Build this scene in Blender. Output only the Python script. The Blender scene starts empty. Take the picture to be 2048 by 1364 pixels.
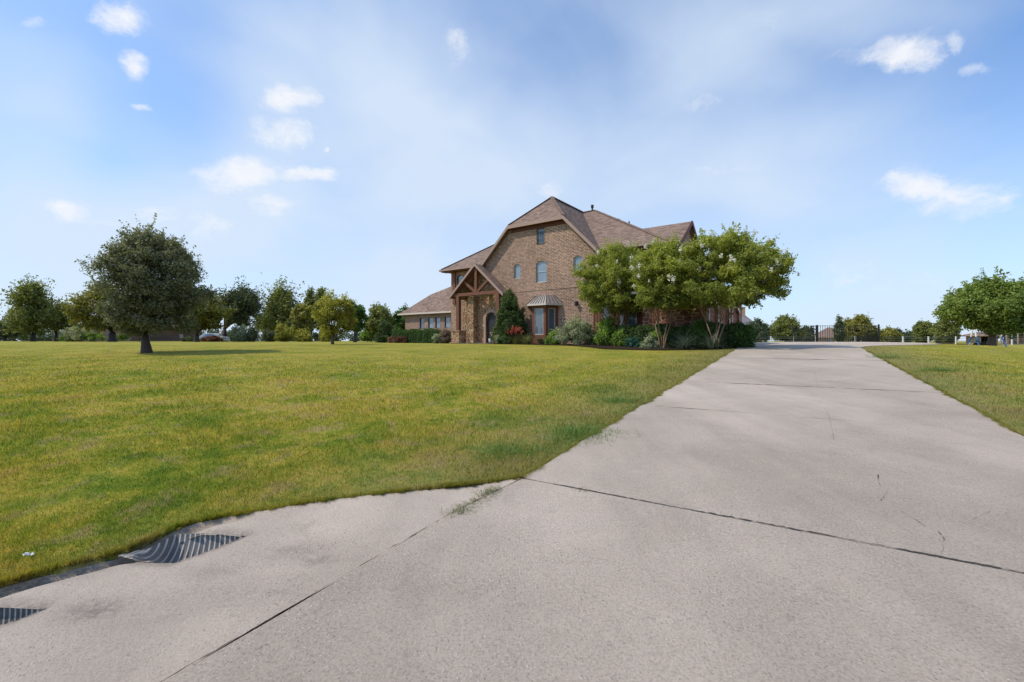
import bpy, math, random
import numpy as np
from mathutils import Vector, Matrix
from mathutils.geometry import tessellate_polygon
S = bpy.context.scene
COL = S.collection
F_PX = 900.0; CAM_Z = 1.6

# ------------------------------------------------------------------ terrain
DX, DY = 0.534, 0.845      # driveway direction
def rq(x, y): return DX*x+DY*y, DY*x-DX*y
def xy(r, q): return DX*r+DY*q, DY*r-DX*q
def sstep(a, b, v):
    t = np.clip((v-a)/(b-a), 0, 1); return t*t*(3-2*t)
TD = ([-60,-8,0,22,24.5,27,30,50,80,4000],[-.4,-.3,0,1.18,1.30,1.375,1.40,1.50,1.40,1.40])
TL = ([-60,-8,0,17,22,26,31,45,70,4000],[-.4,-.25,0,.93,1.12,1.27,1.38,1.43,1.57,1.57])
TR = ([-60,-8,0,16,22,40,64,4000],[-.4,-.3,0,.84,1.04,1.05,1.05,1.05])
def smooth_interp(v, T):
    xs, ys = T
    v = np.asarray(v, float)
    return sum(np.interp(v+o, xs, ys) for o in (-1.2,-.6,0,.6,1.2))/5
def ground(x, y):
    x = np.asarray(x, float); y = np.asarray(y, float)
    r = DX*x+DY*y; q = DY*x-DX*y
    zd = smooth_interp(r, TD); zl = smooth_interp(y, TL); zr = smooth_interp(y, TR)
    wl = sstep(2.5, 12, -q)
    far = sstep(23, 29, r)
    a = 2.6+far*4.6; b = 8.0+far*2.6
    t = np.clip((q-a)/(b-a), 0, 1); wr = t*t*(3-2*t)
    # beyond the court the field falls away everywhere on the right
    back = sstep(54, 66, r)*sstep(-14, -4, q)
    wr = np.maximum(wr, back)
    z = zd*(1-wl)*(1-wr)+zl*wl*(1-wr)+zr*wr
    return z
def gz(x, y): return float(ground(x, y))
def hit(px, py):
    """ground point seen at photo pixel (used once, to survey the site)"""
    tx = (px-1024)/F_PX; tz = (682-py)/F_PX
    lo = .3; Y = .3
    while Y < 200:
        if CAM_Z+tz*Y < gz(tx*Y, Y):
            a, b = lo, Y
            for _ in range(30):
                m = (a+b)/2
                if CAM_Z+tz*m < gz(tx*m, m): b = m
                else: a = m
            return (tx*b, b)
        lo = Y; Y *= 1.03
    return (tx*60, 60)

# ------------------------------------------------------------------ tagging
def tag(o, label=None, cat=None, group=None, kind=None):
    if label: o['label'] = label
    if cat: o['category'] = cat
    if group: o['group'] = group
    if kind: o['kind'] = kind
    return o
def thing(name, label, cat, loc=(0,0,0), rz=0, group=None):
    o = bpy.data.objects.new(name, None); COL.objects.link(o)
    o.empty_display_size = .3
    o.location = loc; o.rotation_euler = (0,0,rz)
    return tag(o, label, cat, group)

# ------------------------------------------------------------------ mesh helpers
class MB:
    def __init__(s): s.v = []; s.f = []
    def poly(s, pts):
        n = len(s.v); s.v += [tuple(p) for p in pts]; s.f.append(tuple(range(n, n+len(pts)))); return s
    def box(s, x0,x1,y0,y1,z0,z1):
        n = len(s.v)
        s.v += [(x0,y0,z0),(x1,y0,z0),(x1,y1,z0),(x0,y1,z0),(x0,y0,z1),(x1,y0,z1),(x1,y1,z1),(x0,y1,z1)]
        for f in ((3,2,1,0),(4,5,6,7),(0,1,5,4),(1,2,6,5),(2,3,7,6),(3,0,4,7)): s.f.append(tuple(n+i for i in f))
        return s
    def slab(s, pts, th):
        n = len(s.v); k = len(pts)
        s.v += [tuple(p) for p in pts]+[(p[0],p[1],p[2]-th) for p in pts]
        s.f.append(tuple(range(n, n+k))); s.f.append(tuple(range(n+2*k-1, n+k-1, -1)))
        for i in range(k):
            j = (i+1)%k; s.f.append((n+i, n+k+i, n+k+j, n+j))
        return s
    def bar(s, a, b, w, h=None, up=(0,0,1)):
        h = h or w
        a = Vector(a); b = Vector(b); d = (b-a).normalized(); up = Vector(up)
        if abs(d.dot(up)) > .98: up = Vector((0,1,0))
        sx = d.cross(up).normalized(); sz = sx.cross(d)
        n = len(s.v)
        for p in (a, b):
            for i, j in ((-1,-1),(1,-1),(1,1),(-1,1)): s.v.append(tuple(p+sx*(i*w/2)+sz*(j*h/2)))
        for f in ((0,1,2,3),(7,6,5,4),(0,4,5,1),(1,5,6,2),(2,6,7,3),(3,7,4,0)): s.f.append(tuple(n+i for i in f))
        return s
    def tube(s, pts, rads, k=6):
        pts = [Vector(p) for p in pts]; n0 = len(s.v)
        ref = Vector((.3,.9,.2))
        for i, p in enumerate(pts):
            d = (pts[min(i+1,len(pts)-1)]-pts[max(i-1,0)]).normalized()
            a = d.cross(ref).normalized(); b = d.cross(a)
            r = rads[i] if hasattr(rads,'__len__') else rads
            for j in range(k):
                t = 2*math.pi*j/k; s.v.append(tuple(p+a*(r*math.cos(t))+b*(r*math.sin(t))))
        for i in range(len(pts)-1):
            for j in range(k):
                s.f.append((n0+i*k+j, n0+i*k+(j+1)%k, n0+(i+1)*k+(j+1)%k, n0+(i+1)*k+j))
        s.f.append(tuple(n0+j for j in range(k))[::-1]); s.f.append(tuple(n0+(len(pts)-1)*k+j for j in range(k)))
        return s
    def build(s, name, mat, parent=None, uv=True, smooth=False, bevel=0):
        me = bpy.data.meshes.new(name); me.from_pydata(s.v, [], s.f); me.update()
        if uv: auto_uv(me)
        if smooth:
            for p in me.polygons: p.use_smooth = True
        return link(name, me, mat, parent, bevel)
def link(name, me, mat, parent=None, bevel=0):
    o = bpy.data.objects.new(name, me); COL.objects.link(o)
    if mat: me.materials.append(mat)
    if parent: o.parent = parent
    if bevel:
        m = o.modifiers.new('bevel','BEVEL'); m.width = bevel; m.segments = 2; m.limit_method = 'ANGLE'
    return o
def auto_uv(me):
    uvl = me.uv_layers.new(name='UVMap')
    for p in me.polygons:
        n = p.normal
        t = Vector((0,0,1)).cross(n)
        if t.length < .05: t = Vector((1,0,0))
        t.normalize(); b = n.cross(t)
        for li in p.loop_indices:
            c = me.vertices[me.loops[li].vertex_index].co
            uvl.data[li].uv = (c.dot(t), c.dot(b))
def arch(x0, x1, z0, z1, rise, n=8):
    """closed outline in (x,z), flat sill, segmental/round arch top; counter-clockwise"""
    if rise <= 0: return [(x0,z0),(x1,z0),(x1,z1),(x0,z1)]
    w = (x1-x0)/2; R = (w*w+rise*rise)/(2*rise); cz = z1-R; cx = (x0+x1)/2
    a0 = math.asin(min(1, w/R))
    if rise > w: a0 = math.pi/2
    pts = [(x0,z0),(x1,z0)]
    for i in range(n+1):
        a = a0-2*a0*i/n
        pts.append((cx+R*math.sin(a), cz+R*math.cos(a)))
    return pts
def wall(mb, outline, holes, to3, depth=.12, into=(0,1,0)):
    """flat wall with real openings and reveals; outline, holes: 2-D lists; to3 maps (x,z)->3-D"""
    loops = [[Vector((x,z,0)) for x,z in outline]]+[[Vector((x,z,0)) for x,z in h] for h in holes]
    flat = [p for l in loops for p in l]
    n = len(mb.v); mb.v += [tuple(to3(p.x,p.y)) for p in flat]
    for t in tessellate_polygon(loops):
        a, b, c = (flat[i] for i in t)
        cr = (b.x-a.x)*(c.y-a.y)-(b.y-a.y)*(c.x-a.x)
        if abs(cr) < 1e-9: continue
        mb.f.append(tuple(n+i for i in (t if cr > 0 else t[::-1])))
    inn = Vector(into)
    for h in holes:
        m = len(h)
        for i in range(m):
            a = Vector(to3(*h[i])); b = Vector(to3(*h[(i+1)%m]))
            mb.poly([b, a, a+inn*depth, b+inn*depth])
def window(parent, x0,x1,z0,z1,rise,to3,into,depth=.1,frame=.05,mull_v=0,mull_h=0,fm=None,gm=None,name='window'):
    """frame ring, bars and a pane set back in an opening"""
    inn = Vector(into)
    out = arch(x0+.004,x1-.004,z0+.004,z1-.004,rise)
    ins = arch(x0+frame,x1-frame,z0+frame,z1-frame,max(0,rise*.9) if rise>0 else 0)
    d0 = inn*(depth-.05); d1 = inn*(depth-.012)
    mb = MB(); k = len(out)
    for i in range(k):
        j = (i+1)%k
        a,b,c,d = (Vector(to3(*q))+d0 for q in (out[i],out[j],ins[j],ins[i]))
        mb.poly([a,b,c,d])
        mb.poly([d,c,c+inn*.045,d+inn*.045])
    bw = .035
    for i in range(mull_v):
        x = x0+(x1-x0)*(i+1)/(mull_v+1)
        a = Vector(to3(x,z0+frame))+d0*1.1; b = Vector(to3(x,z1-frame*.6))+d0*1.1
        mb.bar(a,b,bw,bw,up=into)
    for i in range(mull_h):
        z = z0+(z1-z0)*(i+1)/(mull_h+1)
        a = Vector(to3(x0+frame,z))+d0*1.1; b = Vector(to3(x1-frame,z))+d0*1.1
        mb.bar(a,b,bw,bw,up=into)
    w = mb.build(name, fm, parent)
    p = MB(); p.poly([Vector(to3(*q))+d1 for q in ins]); p.build('pane', gm, w)
    return w

# ------------------------------------------------------------------ materials
def new_mat(name):
    m = bpy.data.materials.new(name); m.use_nodes = True
    nt = m.node_tree; nt.nodes.clear()
    out = nt.nodes.new('ShaderNodeOutputMaterial')
    return m, nt, out
def N(nt, t, **kw):
    n = nt.nodes.new(t)
    for k, v in kw.items():
        if k.startswith('i_'):
            n.inputs[k[2:].replace('_',' ')].default_value = v
        else: setattr(n, k, v)
    return n
def noise(nt, vec, scale, detail=4, rough=.55, dist=0):
    n = N(nt,'ShaderNodeTexNoise'); n.inputs['Scale'].default_value = scale; n.inputs['Detail'].default_value = detail
    n.inputs['Roughness'].default_value = rough; n.inputs['Distortion'].default_value = dist
    if vec: nt.links.new(vec, n.inputs['Vector'])
    return n.outputs['Fac']
def ramp(nt, fac, stops, interp='LINEAR'):
    n = N(nt,'ShaderNodeValToRGB'); cr = n.color_ramp; cr.interpolation = interp
    while len(cr.elements) < len(stops): cr.elements.new(.5)
    for e, (p, c) in zip(cr.elements, stops):
        e.position = p; e.color = (c[0],c[1],c[2],1) if hasattr(c,'__len__') else (c,c,c,1)
    nt.links.new(fac, n.inputs['Fac']); return n.outputs['Color']
def mix(nt, a, b, fac, mode='MIX'):
    n = N(nt,'ShaderNodeMix', data_type='RGBA', blend_type=mode)
    for s, v in ((0, fac), (6, a), (7, b)):
        if isinstance(v, bpy.types.NodeSocket): nt.links.new(v, n.inputs[s])
        elif s == 0: n.inputs[0].default_value = v
        else: n.inputs[s].default_value = (v[0],v[1],v[2],1)
    return n.outputs[2]
def math_(nt, op, a, b=0, c=None, clamp=False):
    n = N(nt,'ShaderNodeMath', operation=op, use_clamp=clamp)
    for i, v in enumerate((a, b, c)):
        if v is None: continue
        if isinstance(v, bpy.types.NodeSocket): nt.links.new(v, n.inputs[i])
        else: n.inputs[i].default_value = v
    return n.outputs[0]
def principled(nt, out, col, rough=.8, spec=.3, bump=None, bstr=.3, bdist=.01, metal=0):
    p = N(nt,'ShaderNodeBsdfPrincipled')
    if isinstance(col, bpy.types.NodeSocket): nt.links.new(col, p.inputs['Base Color'])
    else: p.inputs['Base Color'].default_value = (*col,1)
    if isinstance(rough, bpy.types.NodeSocket): nt.links.new(rough, p.inputs['Roughness'])
    else: p.inputs['Roughness'].default_value = rough
    p.inputs['Specular IOR Level'].default_value = spec; p.inputs['Metallic'].default_value = metal
    if bump is not None:
        b = N(nt,'ShaderNodeBump'); b.inputs['Strength'].default_value = bstr; b.inputs['Distance'].default_value = bdist
        nt.links.new(bump, b.inputs['Height']); nt.links.new(b.outputs[0], p.inputs['Normal'])
    nt.links.new(p.outputs[0], out.inputs[0]); return p
def objco(nt): return N(nt,'ShaderNodeTexCoord').outputs['Object']
def uvco(nt): return N(nt,'ShaderNodeTexCoord').outputs['UV']
def mapping(nt, vec, scale=(1,1,1), loc=(0,0,0), rot=(0,0,0)):
    m = N(nt,'ShaderNodeMapping'); nt.links.new(vec, m.inputs[0])
    m.inputs['Scale'].default_value = scale; m.inputs['Location'].default_value = loc; m.inputs['Rotation'].default_value = rot
    return m.outputs[0]

def mat_plain(name, c, rough=.6, spec=.3, var=.25, scale=6, metal=0):
    m, nt, out = new_mat(name); o = objco(nt)
    n = noise(nt, o, scale, 4)
    col = mix(nt, [x*(1-var) for x in c], [min(1,x*(1+var)) for x in c], n)
    principled(nt, out, col, rough, spec, n, .15, .01, metal); return m
def mat_brick(name, c1, c2, mortar, bw=.27, bh=.10, ms=.019):
    m, nt, out = new_mat(name); uv = uvco(nt)
    nz = N(nt,'ShaderNodeTexNoise'); nz.inputs['Scale'].default_value = 9; nt.links.new(uv, nz.inputs['Vector'])
    wob = N(nt,'ShaderNodeVectorMath', operation='MULTIPLY_ADD')
    nt.links.new(nz.outputs['Color'], wob.inputs[0]); wob.inputs[1].default_value = (.03,.03,0); nt.links.new(uv, wob.inputs[2])
    b = N(nt,'ShaderNodeTexBrick'); nt.links.new(wob.outputs[0], b.inputs['Vector'])
    b.inputs['Scale'].default_value = 1; b.inputs['Brick Width'].default_value = bw; b.inputs['Row Height'].default_value = bh
    b.inputs['Mortar Size'].default_value = ms; b.inputs['Mortar Smooth'].default_value = .3; b.inputs['Bias'].default_value = -.1
    b.inputs['Color1'].default_value = (*c1,1); b.inputs['Color2'].default_value = (*c2,1); b.inputs['Mortar'].default_value = (*mortar,1)
    big = noise(nt, uv, .45, 5, .6)
    col = mix(nt, b.outputs['Color'], ramp(nt, big, [(.3,.62),(.7,1.25)]), .75, 'MULTIPLY')
    fine = noise(nt, uv, 5.5, 4, .75)
    col = mix(nt, col, ramp(nt, fine, [(.36,.45),(.6,1.3)]), .6, 'MULTIPLY')
    principled(nt, out, col, .85, .2, b.outputs['Fac'], -.6, .012); return m
def mat_stone(name, cs, mortar, scale=2.6, mw=.055):
    m, nt, out = new_mat(name); uv = uvco(nt)
    nz = N(nt,'ShaderNodeTexNoise'); nz.inputs['Scale'].default_value = 2.5; nt.links.new(uv, nz.inputs['Vector'])
    wob = N(nt,'ShaderNodeVectorMath', operation='MULTIPLY_ADD')
    nt.links.new(nz.outputs['Color'], wob.inputs[0]); wob.inputs[1].default_value = (.16,.1,0); nt.links.new(uv, wob.inputs[2])
    mp = mapping(nt, wob.outputs[0], (1,1.7,1))
    v1 = N(nt,'ShaderNodeTexVoronoi', distance='CHEBYCHEV'); v1.inputs['Scale'].default_value = scale; v1.inputs['Randomness'].default_value = .8
    v2 = N(nt,'ShaderNodeTexVoronoi', feature='DISTANCE_TO_EDGE'); v2.inputs['Scale'].default_value = scale; v2.inputs['Randomness'].default_value = .8
    nt.links.new(mp, v1.inputs['Vector']); nt.links.new(mp, v2.inputs['Vector'])
    v1.distance = 'EUCLIDEAN'
    sep = N(nt,'ShaderNodeSeparateColor'); nt.links.new(v1.outputs['Color'], sep.inputs[0])
    col = ramp(nt, sep.outputs[0], [(i/(len(cs)-1), c) for i, c in enumerate(cs)])
    fine = noise(nt, uv, 14, 5, .7)
    col = mix(nt, col, ramp(nt, fine, [(.3,.5),(.7,1.3)]), .8, 'MULTIPLY')
    edge = ramp(nt, v2.outputs['Distance'], [(mw*.6,1),(mw*1.6,0)])
    col = mix(nt, col, mortar, edge)
    hgt = math_(nt,'ADD', math_(nt,'MINIMUM', v2.outputs['Distance'], .12), math_(nt,'MULTIPLY', fine, .06))
    principled(nt, out, col, .9, .15, hgt, .9, .12); return m
def mat_shingle(name, c):
    m, nt, out = new_mat(name); uv = uvco(nt)
    b = N(nt,'ShaderNodeTexBrick'); nt.links.new(uv, b.inputs['Vector'])
    b.inputs['Scale'].default_value = 1; b.inputs['Brick Width'].default_value = .34; b.inputs['Row Height'].default_value = .16
    b.inputs['Mortar Size'].default_value = .008; b.inputs['Mortar Smooth'].default_value = .2
    b.inputs['Color1'].default_value = (*[x*.75 for x in c],1); b.inputs['Color2'].default_value = (*[x*1.3 for x in c],1); b.inputs['Mortar'].default_value = (*[x*.45 for x in c],1)
    big = noise(nt, uv, .5, 4); fine = noise(nt, uv, 9, 5, .7)
    col = mix(nt, b.outputs['Color'], ramp(nt, big, [(.3,.9),(.7,1.08)]), .8, 'MULTIPLY')
    col = mix(nt, col, ramp(nt, fine, [(.35,.7),(.65,1.3)]), .7, 'MULTIPLY')
    principled(nt, out, col, .95, .1, b.outputs['Fac'], -.6, .015); return m
def mat_wood(name, c):
    m, nt, out = new_mat(name); o = objco(nt)
    mp = mapping(nt, o, (9,9,.7)); n = noise(nt, mp, 1.5, 5, .6)
    col = mix(nt, [x*.55 for x in c], [x*1.45 for x in c], n)
    principled(nt, out, col, .6, .3, n, .3, .01); return m
def mat_glass(name, c, rough=.06):
    m, nt, out = new_mat(name); o = objco(nt)
    n = noise(nt, o, 1.3, 3)
    col = mix(nt, [x*.55 for x in c], [x*1.35 for x in c], n)
    wv = noise(nt, o, 2.2, 2)
    p = principled(nt, out, col, rough, 1.0, wv, .04, .05); p.inputs['Coat Weight'].default_value = .6; p.inputs['Coat Roughness'].default_value = .03
    return m
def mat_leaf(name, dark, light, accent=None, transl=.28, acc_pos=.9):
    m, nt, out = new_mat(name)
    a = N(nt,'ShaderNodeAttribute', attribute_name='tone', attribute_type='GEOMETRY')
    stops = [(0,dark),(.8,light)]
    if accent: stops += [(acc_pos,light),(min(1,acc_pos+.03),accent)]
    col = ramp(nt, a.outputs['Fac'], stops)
    d = N(nt,'ShaderNodeBsdfPrincipled'); nt.links.new(col, d.inputs['Base Color']); d.inputs['Roughness'].default_value = .5; d.inputs['Specular IOR Level'].default_value = .28
    t = N(nt,'ShaderNodeBsdfTranslucent'); tc = mix(nt, col, (1.5,1.5,.7), .9, 'MULTIPLY'); nt.links.new(tc, t.inputs[0])
    mx = N(nt,'ShaderNodeMixShader'); mx.inputs[0].default_value = transl
    nt.links.new(d.outputs[0], mx.inputs[1]); nt.links.new(t.outputs[0], mx.inputs[2]); nt.links.new(mx.outputs[0], out.inputs[0])
    return m
def lawn_color(nt):
    """patchy turf colour, shared by the soil sheet and the blades"""
    o = objco(nt)
    flat = mapping(nt, o, (1,1,0))
    big = noise(nt, flat, .33, 6, .65, .5); mid = noise(nt, flat, .75, 5, .65, .3); fine = noise(nt, flat, 4.5, 5, .7)
    f = math_(nt,'ADD', math_(nt,'MULTIPLY', big, .5), math_(nt,'MULTIPLY', mid, .5))
    f = math_(nt,'ADD', math_(nt,'MULTIPLY', f, .74), math_(nt,'MULTIPLY', fine, .26))
    # turf goes yellower away from the culvert swale, duller by the drive
    sx = N(nt,'ShaderNodeSeparateXYZ'); nt.links.new(o, sx.inputs[0])
    dist = N(nt,'ShaderNodeMapRange'); dist.inputs['From Min'].default_value = 5; dist.inputs['From Max'].default_value = 16
    dist.inputs['To Min'].default_value = 1.15; dist.inputs['To Max'].default_value = .45
    nt.links.new(sx.outputs['Y'], dist.inputs['Value'])
    f = math_(nt,'ADD', math_(nt,'MULTIPLY', math_(nt,'SUBTRACT', f, .507), dist.outputs[0]), .514)
    col = ramp(nt, f, [(.41,(.13,.19,.018)),(.46,(.21,.25,.026)),(.505,(.32,.30,.042)),(.545,(.43,.35,.065)),(.60,(.38,.27,.09))])
    q_ = math_(nt,'ABSOLUTE', math_(nt,'ADD', math_(nt,'MULTIPLY', sx.outputs['X'], DY), math_(nt,'MULTIPLY', sx.outputs['Y'], -DX)))
    bd = N(nt,'ShaderNodeMapRange', interpolation_type='SMOOTHSTEP'); bd.inputs['From Min'].default_value = 2.3; bd.inputs['From Max'].default_value = 5.5
    bd.inputs['To Min'].default_value = 1; bd.inputs['To Max'].default_value = 0; nt.links.new(q_, bd.inputs['Value'])
    col = mix(nt, col, (.22,.215,.085), math_(nt,'MULTIPLY', bd.outputs[0], .6))
    dry = ramp(nt, noise(nt, flat, 1.9, 5, .7, .4), [(.54,0),(.64,1)])
    col = mix(nt, col, (.36,.28,.13), math_(nt,'MULTIPLY', dry, .75))
    return col, o, mid, fine, sx

# ------------------------------------------------------------------ leaves and trees
def tone_attr(me, arr):
    a = me.attributes.new('tone','FLOAT','POINT'); a.data.foreach_set('value', np.ascontiguousarray(arr, np.float32))
def quads_mesh(name, P, Nn, size, aspect, tone, rng, droop=0):
    n = len(P)
    ref = rng.normal(size=(n,3)); ref[:,2] -= droop
    a = ref-Nn*np.sum(ref*Nn,1,keepdims=True); a /= np.linalg.norm(a,axis=1,keepdims=True)+1e-9
    b = np.cross(Nn, a)
    L = (size*rng.uniform(.6,1.35,n))[:,None]; Wd = L*aspect
    V = np.empty((n,4,3)); fold = Nn*(L*.12)
    V[:,0] = P-a*L*.5; V[:,1] = P+b*Wd*.5+fold-a*L*.05; V[:,2] = P+a*L*.5; V[:,3] = P-b*Wd*.5+fold-a*L*.05
    me = bpy.data.meshes.new(name)
    me.vertices.add(4*n); me.vertices.foreach_set('co', V.reshape(-1).astype(np.float32))
    me.loops.add(4*n); me.loops.foreach_set('vertex_index', np.arange(4*n, dtype=np.int32))
    me.polygons.add(n); me.polygons.foreach_set('loop_start', np.arange(0,4*n,4,dtype=np.int32)); me.polygons.foreach_set('loop_total', np.full(n,4,np.int32))
    me.update(calc_edges=True); tone_attr(me, np.repeat(tone,4)); return me
def profile_r(shape, t):
    # crown half-width (0..1) at relative height t (0 bottom .. 1 top)
    P = {'round':([0,.12,.3,.5,.7,.88,1],[.45,.8,.97,1,.86,.58,.2]),
         'dome':([0,.1,.25,.5,.75,.9,1],[.75,.97,1,.9,.68,.42,.15]),
         'cone':([0,.1,.3,.6,.85,1],[.82,1,.86,.55,.25,.04]),
         'vase':([0,.2,.45,.7,.88,1],[.38,.68,.95,1,.8,.3]),
         'vase2':([0,.12,.3,.55,.8,.93,1],[.5,.78,.97,1,.82,.5,.2]),
         'tier':([0,.1,.3,.5,.7,.85,1],[.7,1,.85,.72,.5,.32,.06]),
         'oak':([0,.08,.22,.45,.65,.82,.94,1],[.5,.8,.97,1,.93,.72,.45,.2]),
         'myrtle':([0,.12,.3,.55,.75,.9,1],[.72,.93,1,1,.9,.7,.4]),
         'cone2':([0,.1,.3,.55,.8,.95,1],[.85,1,.93,.72,.42,.16,.05]),
         'col':([0,.1,.5,.85,1],[.8,1,.95,.65,.15])}[shape]
    return np.interp(t, *P)
def crown_points(rng, nclump, shape, hollow=.55):
    t = rng.uniform(0,1,nclump*3); k = rng.uniform(0,1,nclump*3) < profile_r(shape,t)**1.3
    t = t[k][:nclump]; n = len(t)
    ang = rng.uniform(0,2*np.pi,n); rad = profile_r(shape,t)*np.sqrt(rng.uniform(hollow**2,1,n))
    lump = 1+.16*np.sin(3*ang+rng.uniform(0,6))*np.cos(5*t+rng.uniform(0,6))+.1*np.sin(7*ang+4*t)
    rad *= lump
    return np.stack([rad*np.cos(ang), rad*np.sin(ang), t],1)
def foliage(name, mat, parent, rng, rx, ry, z0, z1, shape, nclump, cr, nleaf, leaf, aspect=.55, hollow=.5, flat=.75, spray=.0, tone_h=.25, off=(0,0), droop=0):
    C = crown_points(rng, nclump, shape, hollow)
    ctr = C*np.array([rx,ry,z1-z0])+np.array([off[0],off[1],z0])
    crs = cr*rng.uniform(.55,1.35,len(ctr))
    w = crs**2; idx = rng.choice(len(ctr), nleaf, p=w/w.sum())
    d = rng.normal(size=(nleaf,3)); d /= np.linalg.norm(d,axis=1,keepdims=True)
    rr = rng.uniform(0,1,nleaf)**.45
    stray = rng.uniform(0,1,nleaf) < .10; rr[stray] *= 1.1
    mid = np.array([off[0],off[1],(z0+z1)/2])
    outd = ctr[idx]-mid; outd /= np.linalg.norm(outd,axis=1,keepdims=True)+1e-6
    P = ctr[idx]+d*(rr*crs[idx])[:,None]*np.array([1,1,flat])
    if spray > 0:
        # part of the leaves sit along short twigs that break the outline
        K = 9; tw = rng.normal(size=(len(ctr),K,3)); tw /= np.linalg.norm(tw,axis=2,keepdims=True)
        om = ctr-mid; om /= np.linalg.norm(om,axis=1,keepdims=True)+1e-6
        tw = tw*.8+om[:,None,:]*.75+np.array([0,0,.25]); tl = rng.uniform(.3,1,(len(ctr),K))*(.75+.75*spray)
        sel = rng.uniform(0,1,nleaf) < .42; ti = rng.integers(0,K,nleaf); s_ = rng.uniform(.25,1,nleaf)
        Pt = ctr[idx]+tw[idx,ti]*(s_*tl[idx,ti]*crs[idx])[:,None]+rng.normal(size=(nleaf,3))*(leaf*.75*(1.25-s_))[:,None]
        P = np.where(sel[:,None], Pt, P)
    Nn = d*.75+outd*.25+rng.normal(size=(nleaf,3))*.75+np.array([0,0,.35]); Nn /= np.linalg.norm(Nn,axis=1,keepdims=True)
    tc = rng.uniform(0,1,len(ctr))
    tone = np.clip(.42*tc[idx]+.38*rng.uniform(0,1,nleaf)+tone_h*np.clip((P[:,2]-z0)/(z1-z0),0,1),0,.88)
    acc = rng.uniform(0,1,nleaf)
    me = quads_mesh(name, P, Nn, leaf, aspect, tone, rng, droop)
    return link(name, me, mat, parent), ctr, crs
def limbs(name, mat, parent, rng, base_r, fork_z, ctr, nl, trunks=((0,0),), lean=.0, wig=.12, top_r=.55, flare=1.3, min_r=.012):
    mb = MB()
    tops = []
    for i,(bx,by) in enumerate(trunks):
        tx = bx*(1+lean)+rng.normal()*wig*.3; ty = by*(1+lean)+rng.normal()*wig*.3
        r0 = base_r if len(trunks)==1 else base_r*rng.uniform(.7,1)
        pts = [(bx*.6,by*.6,-.12),(bx*.62,by*.62,.06),(bx+rng.normal()*wig*.15,by+rng.normal()*wig*.15,fork_z*.45),(tx,ty,fork_z)]
        mb.tube(pts, [r0*flare*1.1,r0*flare*.95,r0*.9,r0*.72], 9)
        tops.append((tx,ty,fork_z,r0*.72))
    order = rng.permutation(len(ctr))[:nl]
    for j in order:
        c = ctr[j]
        k = min(range(len(tops)), key=lambda i:(tops[i][0]-c[0])**2+(tops[i][1]-c[1])**2+rng.uniform(0,.05))
        tx,ty,tz,tr = tops[k]
        L = math.dist((tx,ty,tz), c)
        up = min(.35*L, .5*max(0,c[2]-tz)+.1)
        m1 = (tx+(c[0]-tx)*.3+rng.normal()*wig*.3, ty+(c[1]-ty)*.3+rng.normal()*wig*.3, tz+up*.9)
        m2 = (tx+(c[0]-tx)*.68+rng.normal()*wig*.6, ty+(c[1]-ty)*.68+rng.normal()*wig*.6, tz+(c[2]-tz)*.72+rng.normal()*wig*.3)
        r = max(min_r, tr*rng.uniform(.3,top_r))
        mb.tube([(tx,ty,tz-.04),m1,m2,tuple(c)], [r,r*.72,r*.45,r*.15], 5)
    return mb.build(name, mat, parent, uv=False, smooth=True)
def X_at(px, Y): return (px-1024)/F_PX*Y
SEED = [11]
def tree(name, label, cat, px, Y, xl, xr, ytop, ybot, leafmat, barkmat, shape='round', nclump=60, cr=None, nleaf=9000, leaf=.22,
         trunk_r=.15, group=None, trunks=((0,0),), hollow=.5, spray=.5, flat=.7, nl=16, lean=0, wig=.15, aspect=.55, depth=1., fork=None, tone_h=.25, droop=0):
    SEED[0] += 1; rng = np.random.default_rng(SEED[0])
    x = X_at(px,Y); z = gz(x,Y)
    t = thing(name, label, cat, (x,Y,z), group=group)
    k = Y/F_PX
    rx = (xr-xl)/2*k/math.sqrt(1+((px-1024)/F_PX)**2)**.95; ox = ((xl+xr)/2-px)*k
    zt = CAM_Z+(682-ytop)*k-z; zb = CAM_Z+(682-ybot)*k-z
    cr = cr or rx*.3
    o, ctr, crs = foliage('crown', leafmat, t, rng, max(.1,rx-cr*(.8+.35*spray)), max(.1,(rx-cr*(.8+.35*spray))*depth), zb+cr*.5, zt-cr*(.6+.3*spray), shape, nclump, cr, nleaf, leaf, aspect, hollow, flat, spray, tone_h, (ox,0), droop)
    limbs('trunk', barkmat, t, rng, trunk_r, fork if fork is not None else max(.25,zb*.9), ctr, nl, trunks, lean, wig)
    return t
def shrub(name, label, cat, pos, rx, ry, h, leafmat, nleaf=4000, leaf=.08, shape='dome', nclump=30, cr=None, group=None, rz=0, hollow=.45, spray=.3, aspect=.55, tone_h=.2, stems=True, bark=None, flat=.8):
    SEED[0] += 1; rng = np.random.default_rng(SEED[0])
    x, y = pos; z = gz(x,y)
    t = thing(name, label, cat, (x,y,z), rz, group)
    cr = cr or min(rx,ry)*.38
    if leaf < .1: leaf *= 1.35; nclump = int(nclump*1.5)
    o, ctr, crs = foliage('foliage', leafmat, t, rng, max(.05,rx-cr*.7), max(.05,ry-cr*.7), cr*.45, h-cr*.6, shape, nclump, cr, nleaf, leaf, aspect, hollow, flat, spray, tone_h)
    if stems: limbs('stem', bark or MAT['bark'], t, rng, .035, .12, ctr, 8, ((.06,0),(-.06,.03),(0,-.06)), 0, .05)
    return t

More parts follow.
